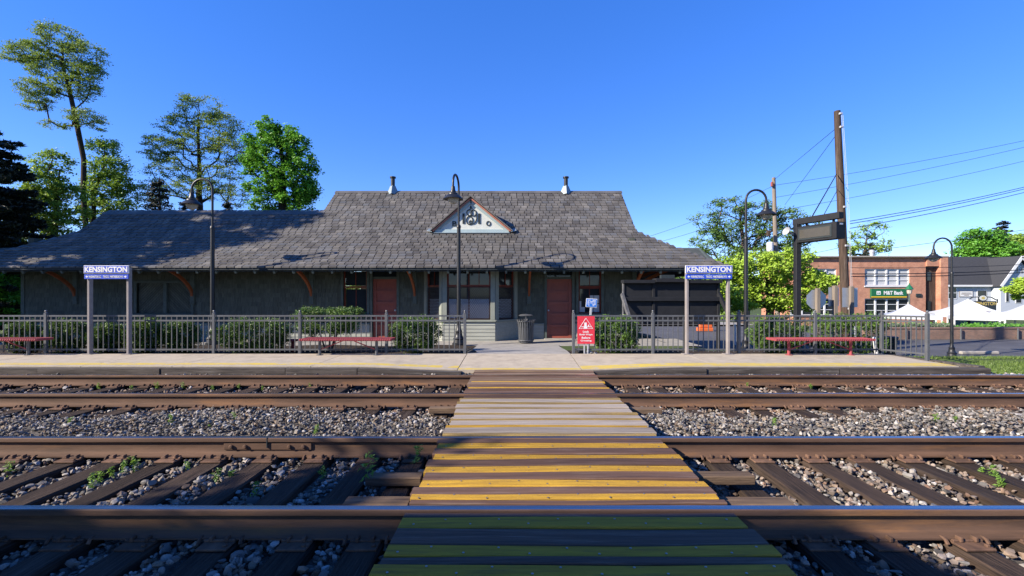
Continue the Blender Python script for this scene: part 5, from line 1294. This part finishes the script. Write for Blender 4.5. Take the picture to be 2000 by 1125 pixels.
def grow(trunk, r0, targets, tip_r=0.012):
    """skeleton: trunk polyline, then every leaf clump is joined to the nearest earlier node; pipe-model radii"""
    nodes = []; par = []
    k = len(trunk)
    for i in range(k-1):
        m = max(2, int((trunk[i+1]-trunk[i]).length/0.6))
        for j in range(m): nodes.append(trunk[i].lerp(trunk[i+1], j/m)); par.append(len(nodes)-2)
    nodes.append(trunk[-1]); par.append(len(nodes)-2)
    nt_ = len(nodes); top = nt_ - 1
    start = int(nt_*0.30); order = sorted(targets, key=lambda p: min((p-q).length for q in nodes[start:nt_:2]))
    arr = [tuple(q) for q in nodes]
    for p in order:
        A = np.array(arr[start:]); dv = np.array(p)-A; d = np.linalg.norm(dv,axis=1)
        cost = d + np.where(dv[:,2] < 0.15*d, 1.6*(0.15*d-dv[:,2]), 0)
        i = int(np.argmin(cost)) + start; q = Vector(arr[i]); L_ = (p-q).length; m = max(1, int(L_/0.7)); prev = i
        side = Vector((random.uniform(-1,1),random.uniform(-1,1),random.uniform(-0.2,0.7)))*L_*0.13
        for j in range(1, m+1):
            t = j/m; c = q.lerp(p,t) + side*math.sin(math.pi*t)
            arr.append(tuple(c)); par.append(prev); prev = len(arr)-1
    n = len(arr); w = [tip_r**2]*n
    for i in range(n-1, 0, -1):
        if par[i] >= 0: w[par[i]] += w[i]*1.0
    rr = [math.sqrt(x) for x in w]; s = r0/rr[0]
    rad = [max(tip_r, r*s) if i < nt_ else max(tip_r, r*s*0.95) for i, r in enumerate(rr)]
    return arr, par, rad, nt_
def skin(arr, par, rad, sides=6, minr=0.0):
    V = []; Fq = []; A = np.array(arr)
    for i in range(1, len(arr)):
        p = par[i]
        if p < 0 or rad[i] < minr: continue
        a, c = Vector(arr[p]), Vector(arr[i]); d = c-a
        if d.length < 1e-5: continue
        u = d.orthogonal().normalized(); v = d.normalized().cross(u); b0 = len(V)
        ra = min(rad[p], rad[i]*1.35)
        for q, r in ((a,ra),(c,rad[i])):
            for j in range(sides): an = 2*math.pi*j/sides; V.append(q+(u*math.cos(an)+v*math.sin(an))*r)
        for j in range(sides): Fq.append((b0+j,b0+(j+1)%sides,b0+sides+(j+1)%sides,b0+sides+j))
    return V, Fq
def tree(name, label, cat, Y, trunk_px, r0, blobs, clumps, per, leaf, spread, mat, bark, depth=1.0, flat=0.7, group='trees', tip=0.015, zb=None):
    """trunk_px: (px,py) list from the base up at distance Y; blobs: (px,py,rx,ry) crown masses in the photograph's scale"""
    tr = [P(a,c,Y) for a, c in trunk_px]; base = Vector((tr[0].x, Y, terrain(tr[0].x, Y) if zb is None else zb)); tr = [base] + [q for q in tr if q.z > base.z+0.3]
    for i in range(1,len(tr)): tr[i].y += random.uniform(-0.25,0.25)
    area = np.array([b[2]*b[3] for b in blobs], float); area /= area.sum(); T_ = []
    for i in RNG.choice(len(blobs), clumps, p=area):
        px, py, rx, ry = blobs[i]; d = RNG.normal(size=3); d /= np.linalg.norm(d); rr = RNG.uniform(0.25,1)**0.45
        c = P(px,py,Y); T_.append(Vector((c.x+d[0]*rr*rx*Y/F, Y+d[1]*rr*depth*(rx+ry)/2*Y/F, c.z+d[2]*rr*ry*Y/F)))
    t = empty(name, base, label, cat, group)
    arr, par, rad, nt_ = grow(tr, r0, T_, tip)
    arr = [tuple(Vector(a)-base) for a in arr]
    V, Fq = skin(arr, par, rad); me = fast_mesh('trunk', np.array([tuple(v) for v in V]), Fq, bark, smooth=True); link('trunk', me, t)
    # leaves sit along the twigs, with a denser tuft at each twig's end
    tw = np.array([a for a, q in zip(arr[nt_:], rad[nt_:]) if q < max(0.035, tip*2.6)]); ends = np.array([tuple(q-base) for q in T_])
    v, f, r = leaf_quads(ends, spread*RNG.uniform(0.6,1.3,len(ends)), int(per*0.65), leaf, flat=flat)
    k2 = max(4, int(per*0.35*len(ends)/max(1,len(tw)))); v2, f2, r2 = leaf_quads(tw, spread*0.7*RNG.uniform(0.5,1.3,len(tw)), k2, leaf, flat=flat)
    f = np.concatenate([f, f2+len(v)]); v = np.concatenate([v, v2]); r = np.concatenate([r, r2])
    me = fast_mesh('crown', v, f, mat, rnd=r); link('crown', me, t)
    return t
def conifer(name, label, base, H, Rb, mat, layers=26, group='conifers', droop=0.25, leaf=0.10, per=34, z0f=0.08, taper=0.8):
    t = empty(name, base, label, 'conifer', group); b = MB(); b.smooth = True; b.tube([(0,0,-0.3),(0,0,H*0.5),(0,0,H)],[Rb*0.07+0.05,Rb*0.045+0.03,0.02],8)
    C = []; S = []
    for i in range(layers):
        f = z0f + (1-z0f)*i/layers; rl = Rb*(1-f)**taper; nb_ = max(4, int(9*(1-f)+4))
        for j in range(nb_):
            a = random.uniform(0,6.28); L_ = rl*random.uniform(0.7,1.12); z = H*f + random.uniform(-0.15,0.15)
            e = Vector((L_*math.cos(a), L_*math.sin(a), z + L_*random.uniform(-droop,droop*0.5)))
            b.tube([(0,0,z),tuple(e)],[0.03,0.01],4,False)
            m = max(2, int(L_/0.32))
            for k in range(1,m+1): q = Vector((0,0,z)).lerp(e,k/m); C.append(tuple(q)); S.append(0.22+0.10*(1-k/m))
    b.build('trunk', M['bark'], t)
    v, f_, r = leaf_quads(np.array(C), np.array(S), per, leaf, flat=0.55, up=0.1, aspect=0.28); me = fast_mesh('crown', v, f_, mat, rnd=r); link('crown', me, t); return t

LT = 'trees behind the station'
tree('locust_tree', 'very tall slender tree with a bare trunk and airy crown at upper left', 'tree', 30, [(170,440),(166,380),(158,310),(148,240),(138,190),(128,130),(120,85)], 0.145,
     [(115,75,38,28),(62,105,44,22),(30,110,28,12),(165,108,42,26),(100,130,46,26),(75,175,36,22),(150,168,40,28),(175,140,28,18),(70,205,26,10),(165,230,32,20),(110,245,26,8),(190,245,18,10)], 640, 46, 0.052, 0.46, M['lf_locust'], M['bark'], flat=0.38, group=LT)
tree('locust_tree', 'broad airy tree with dark spreading limbs behind the left lamp head', 'tree', 32, [(388,430),(388,380),(386,330),(390,280),(385,230)], 0.21,
     [(390,212,48,26),(345,245,38,22),(430,245,42,26),(320,285,42,22),(455,290,34,36),(385,285,50,30),(335,330,50,26),(430,345,40,34),(305,300,26,18),(380,370,60,22),(300,375,34,30),(460,385,26,20)], 720, 50, 0.052, 0.48, M['lf_locust'], M['bark'], flat=0.38, group=LT)
tree('maple_tree', 'dense bright green tree rising just left of the main roof', 'tree', 28, [(552,440),(552,380),(550,320),(545,270)], 0.28,
     [(522,255,26,24),(548,262,30,26),(578,285,30,28),(535,300,46,36),(590,330,30,34),(520,350,42,36),(570,360,50,40),(605,375,26,22),(555,400,72,18),(490,300,14,40)], 380, 62, 0.085, 0.44, M['lf_maple'], M['bark'], group=LT)
tree('young_tree', 'yellow-green leafy tree beside the dark conifer at left', 'tree', 27, [(100,470),(104,400),(110,330)], 0.16,
     [(110,325,34,30),(90,360,40,34),(75,410,46,40),(125,395,38,46),(120,450,46,26),(60,450,40,36)], 360, 46, 0.075, 0.42, M['lf_olive'], M['bark'], group=LT)
tree('young_tree', 'light feathery tree right of the tall bare trunk', 'tree', 31, [(188,440),(190,380),(200,320),(208,285)], 0.15,
     [(205,288,30,14),(215,325,36,26),(205,365,42,26),(235,360,24,22),(225,400,40,22),(185,410,26,26)], 320, 42, 0.075, 0.42, M['lf_olive'], M['bark'], group=LT)
tree('young_tree', 'leafy tree seen under the eave at the left picture edge', 'tree', 23, [(0,620),(5,570),(10,540)], 0.12, [(5,560,34,36),(25,600,26,28),(-30,560,40,50)], 120, 50, 0.09, 0.45, M['lf_maple'], M['bark'], group=LT)
conifer('dark_conifer', 'big dark conifer at the left picture edge', (X_(-58,23.5),23.5,-0.6), Z_(238,23.5)+0.6, 3.9, M['lf_con'], layers=40, z0f=0.1, taper=0.38, per=50, leaf=0.16)
conifer('small_conifer', 'dark pointed conifer behind the left roof ridge', (X_(312,27),27,-0.9), Z_(345,27)+0.9, 2.6, M['lf_con'], layers=22, taper=0.75)
conifer('small_conifer', 'low dark conifer top behind the left lamp post', (X_(362,27.5),27.5,-0.9), Z_(388,27.5)+0.9, 1.5, M['lf_con'], layers=16)
conifer('small_conifer', 'small dark conifer tip left of the bright green tree', (X_(445,27),27,-0.9), Z_(388,27)+0.9, 1.3, M['lf_con'], layers=16)
RT = 'trees right of the station'
tree('maple_tree', 'lime-green spreading tree behind the right name sign', 'tree', 23, [(1508,640),(1508,590),(1500,540),(1497,515)], 0.20,
     [(1475,512,50,20),(1540,508,46,22),(1425,525,40,20),(1572,538,30,18),(1480,530,76,34),(1560,550,60,34),(1440,565,60,30),(1520,580,70,26),(1610,555,22,22),(1375,535,44,14),(1310,541,36,9),(1440,594,60,16),(1545,596,60,15)], 500, 60, 0.07, 0.38, M['lf_lime'], M['bark2'], group=RT)
tree('open_crowned_tree', 'olive half-bare tree with twisting grey limbs right of the roof', 'tree', 40, [(1455,600),(1450,520),(1452,470),(1446,430)], 0.36,
     [(1425,405,44,18),(1375,430,32,16),(1480,415,50,24),(1540,425,40,22),(1440,455,70,26),(1390,470,46,26),(1520,465,56,30),(1575,455,26,30),(1470,500,110,24)], 480, 40, 0.09, 0.55, M['lf_mid'], M['bark2'], group=RT)
tree('open_crowned_tree', 'half-bare tree above the roof of the bank', 'tree', 74, [(1690,560),(1690,500),(1692,460)], 0.30, [(1680,455,26,14),(1705,450,24,16),(1660,480,26,14),(1715,480,22,16),(1690,490,40,14)], 120, 30, 0.16, 0.8, M['lf_olive'], M['bark2'], group=RT)
conifer('small_conifer', 'dark conifer tip above the bank roof', (X_(1699,72),72,-2.7), Z_(470,72)+2.7, 2.6, M['lf_con'], layers=18, leaf=0.2, per=20)
tree('oak_tree', 'round bright green tree behind the white house', 'tree', 100, [(1905,570),(1905,520),(1908,490)], 0.4, [(1905,465,26,16),(1930,470,34,18),(1895,490,30,20),(1945,490,40,22),(1920,500,50,16)], 260, 46, 0.28, 1.4, M['lf_maple'], M['bark'], group=RT)
tree('oak_tree', 'green tree at the right edge behind the house gable', 'tree', 104, [(1995,570),(1995,510),(1995,490)], 0.4, [(1990,475,24,16),(2010,485,34,28),(1980,500,26,16)], 150, 46, 0.28, 1.4, M['lf_olive'], M['bark'], group=RT)
conifer('tall_conifer', 'dark spruce top rising behind the round green tree', (X_(1957,110),110,-2.7), Z_(430,110)+2.7, 6.0, M['lf_con'], layers=40, leaf=0.26, per=26, taper=0.5)
tree('young_tree', 'small light green tree hanging in at the right picture edge', 'tree', 36, [(2010,640),(2008,590),(2006,570)], 0.10, [(1988,565,20,9),(2006,555,20,14),(2000,575,22,8)], 60, 46, 0.10, 0.36, M['lf_lime'], M['bark'], group=RT)
# far-off wood closing the view
C = np.array([(x, RNG.uniform(135,155), RNG.uniform(-2,5.5)+1.2*math.sin(x*0.13)) for x in RNG.uniform(-190,190,2600)]); v, f, r = leaf_quads(C, 2.0, 16, 0.75)
tag(link('distant_wood', fast_mesh('distant_wood', v, f, M['lf_olive'], rnd=r)), 'far belt of trees closing the view behind the buildings', 'wood', kind='stuff')

# trees and an added building-shaped block behind the camera side: they stand where the photograph's shade comes from
def shade_tree(base, H, blobs, clumps, per, leaf, label):
    base = Vector(base); t = empty('shade_tree', base, label, 'tree', 'shade trees out of the picture'); T_ = []
    ar = np.array([b_[3]*b_[4]*b_[5] for b_ in blobs]); ar /= ar.sum()
    for i in RNG.choice(len(blobs), clumps, p=ar):
        x,y,z,rx,ry,rz = blobs[i]; d = RNG.normal(size=3); d /= np.linalg.norm(d); k = RNG.uniform(0.1,1)**0.4; T_.append(base+Vector((x+d[0]*rx*k,y+d[1]*ry*k,z+d[2]*rz*k)))
    arr, par, rad, _ = grow([base, base+Vector((0.1,0,H*0.35)), base+Vector((0,0.1,H*0.8))], 0.3, T_)
    V, Fq = skin([tuple(Vector(a)-base) for a in arr], par, rad); link('trunk', fast_mesh('trunk', np.array([tuple(q) for q in V]), Fq, M['bark'], smooth=True), t)
    v, f, r = leaf_quads(np.array([tuple(q-base) for q in T_]), 0.6, per, leaf); link('crown', fast_mesh('crown', v, f, M['lf_maple'], rnd=r), t); return t
shade_tree((-23.3,12.2,-0.1), 13, [(0,0,7.5,3.4,3.0,3.2),(1.0,0.4,10.5,3.0,2.8,2.6),(-1.5,0.5,5.5,3.0,2.6,2.0)], 260, 60, 0.16, 'leafy tree off to the left whose shade falls on the left roof')
shade_tree((-26.3,13.5,-0.1), 13, [(0,0,7,3.4,3.0,3.6),(0,0.4,10.5,3.0,2.8,2.6)], 200, 60, 0.16, 'second leafy tree off to the left shading the left wing')
shade_tree((-12.0,-0.75,-0.36), 7.4, [(0,0.2,6.5,0.6,0.4,0.75)], 15, 26, 0.09, 'slender tree behind the viewer that dapples the plank crossing')
hb = empty('shade_block', (-15.0, -4.57, -0.36), 'plain building form added out of view to shade the near rails', 'building')  # unseen gabled box, added and sized to throw shade over the near rails
b = MB(); b.box(-7.0,7.0,-3.0,3.0,0,6.1); b.build('wall', M['shake'], hb)
b = MB(); b.slab([(-7.4,-3.4,6.1),(7.4,-3.4,6.1),(7.4,0,7.2),(-7.4,0,7.2)],(0,0,0.12)); b.slab([(-7.4,3.4,6.1),(-7.4,0,7.2),(7.4,0,7.2),(7.4,3.4,6.1)],(0,0,0.12)); b.build('roof', M['houseroof'], hb)

# ------------------------------------------------------------------ shrubs behind the fence
def shrub(px0, px1, py0, py1, Y, label, mat=None, stems=False, n=420, leaf=0.028, group='evergreen shrubs behind the fence', per=24, flat=False, zb=None, name='shrub'):
    x0, x1 = X_(px0,Y), X_(px1,Y); z1, z0 = Z_(py0,Y), (Z_(py1,Y)); zb = (terrain((x0+x1)/2,Y)+0.03) if zb is None else zb
    c = Vector(((x0+x1)/2, Y, zb)); t = empty(name, c, label, 'shrub', group); rx, rz = (x1-x0)/2, (z1-max(z0,zb))/2; cz = (z1+max(z0,zb))/2 - zb; ry = min(rx, 0.62); C = []
    e = 0.95 if not flat else 0.55
    for _ in range(n):
        d = RNG.normal(size=3); d /= np.linalg.norm(d); k = RNG.uniform(0.35,1)**0.4
        sg = np.sign(d)*np.abs(d)**e; k2 = k*(1+0.10*math.sin(d[0]*7+d[2]*5)+RNG.normal(0,0.05))
        C.append((sg[0]*rx*k2, sg[1]*ry*k2, cz+sg[2]*rz*min(k2,1.05)))
    C = np.array(C); C = C[C[:,2] > 0.02]
    v, f, r = leaf_quads(C, 0.085, per, leaf, flat=1.0, up=0.5, aspect=0.4); link('foliage', fast_mesh('foliage', v, f, mat or M['lf_yew'], rnd=r), t)
    b = MB()
    for i in range(9 if stems else 6):
        a = random.uniform(0,6.28); k = random.uniform(0.3,0.8); b.tube([(0.05*math.cos(a),0.05*math.sin(a),-0.05),(rx*0.3*math.cos(a),ry*0.3*math.sin(a),cz*0.6),(rx*k*math.cos(a),ry*k*math.sin(a),cz)],[0.022,0.016,0.008],5)
    b.build('stems', M['bark2'], t); return t
shrub(24,82,628,690,11.2,'dark green shrub behind the leftmost bench')
shrub(98,166,625,690,11.3,'dark green shrub just left of the left name sign')
shrub(184,240,632,690,11.35,'dark green shrub between the posts of the left name sign')
shrub(254,314,622,690,11.2,'dark green shrub just right of the left name sign')
shrub(322,384,628,690,11.4,'dark green shrub left of the lamp post in the left bed')
shrub(424,566,622,690,11.3,'wide dark green shrub right of the left lamp post',n=700)
shrub(586,698,601,652,11.9,'flat-topped shrub on bare stems behind the middle bench',stems=True,flat=True,n=520)
shrub(764,858,618,689,11.2,'rounded bright green shrub left of the bay lamp post',n=560)
shrub(1150,1248,617,690,11.15,'rounded bright green shrub beside the red warning sign',n=560)
shrub(1468,1562,616,692,11.4,'dark green shrub below the tall display post',n=520)
shrub(1588,1712,613,692,11.5,'clipped dark hedge shrub behind the right bench',n=720,flat=True)
for a, c, l in ((1738,1762,'grey-green'),(1775,1800,'grey-green'),(1802,1822,'grey-green'),(1826,1858,'large grey-green')):
    shrub(a,c,632,652,27.9,l+' mound on the planter wall, at '+{1738:'its left end',1775:'the second place',1802:'the third place',1826:'the lamp post'}[a],mat=M['lf_sage'],n=90,leaf=0.05,per=16,group='grey-green mounds on the planter',zb=-0.66)
shrub(1896,1917,635,648,27.7,'small dark green bush on the planter, left of a pair',mat=M['lf_maple'],n=90,leaf=0.06,per=16,group='bushes on the planter',zb=-0.66)
shrub(1918,1938,636,648,27.7,'small dark green bush on the planter, right of a pair',mat=M['lf_maple'],n=90,leaf=0.06,per=16,group='bushes on the planter',zb=-0.66)
# shrubs along the far pavement of the lot
for i, (a, c) in enumerate(((1225,1290),(1292,1350),(1405,1462))):
    shrub(a, c, 606, 634, 43.0, ('wide green bush across the road, seen left of the notice board post','green bush across the road, seen under the notice board','green bush across the road, seen right of the name sign')[i], mat=M['lf_olive'], n=160, leaf=0.11, per=20, group='bushes across the road', zb=-1.25)
# hedge strip behind the planter
C = np.array([(x, 30.5+RNG.uniform(-0.5,0.5), RNG.uniform(-1.6,-0.55)) for x in RNG.uniform(X_(1690,30.5),X_(2100,30.5),700)]); v, f, r = leaf_quads(C, 0.22, 14, 0.07)
tag(link('hedge', fast_mesh('hedge', v, f, M['lf_maple'], rnd=r)), 'low green hedge running behind the planter under the tents', 'hedge')

# ------------------------------------------------------------------ weeds in the ballast
def weed(px, py, z, h, label, group):
    Y = F*(EYE-z)/(py-HY); n = 26; C = []
    for i in range(n):
        k = i/n; a = random.uniform(0,6.28); C.append((0.35*h*k*math.cos(a)*random.uniform(0.3,1), 0.35*h*k*math.sin(a)*random.uniform(0.3,1), h*(0.1+0.9*random.random())))
    v, f, r = leaf_quads(np.array(C), 0.02, 3, 0.010+h*0.05, up=0.1, aspect=0.3)
    tag(link('weed', fast_mesh('weed', v, f, M['lf_weed'], rnd=r), None, (X_(px,Y),Y,z)), label, 'weed', group)
for px, py in ((18,930),(218,932),(242,925),(262,922),(195,944),(180,955),(366,920),(425,943),(452,938),(500,972),(630,935),(1918,930),(1940,938),(1955,952)): weed(px, py, -0.24, random.uniform(0.08,0.15), 'small bright green weed growing in the stones between near track ties', 'weeds between the near ties')
for px, py in ((137,830),(411,836),(458,822),(618,849),(332,832),(1512,832),(1827,828),(1868,834)): weed(px, py, -0.19, random.uniform(0.07,0.14), 'small green weed in the grey stone bank between the two tracks', 'weeds between the tracks')
for px, py in ((192,760),(258,762),(306,760),(357,760),(415,762),(466,760),(513,762),(606,760),(1445,758),(1460,760),(1583,760)): weed(px, py, -0.23, random.uniform(0.06,0.12), 'tiny green weed between the ties of the far track', 'weeds between the far ties')
weed(725, 950, -0.2, 0.30, 'taller leafy weed against the left edge of the plank crossing', None); weed(815, 912, -0.15, 0.2, 'weed poking up beside the left edge of the yellow planks', None)
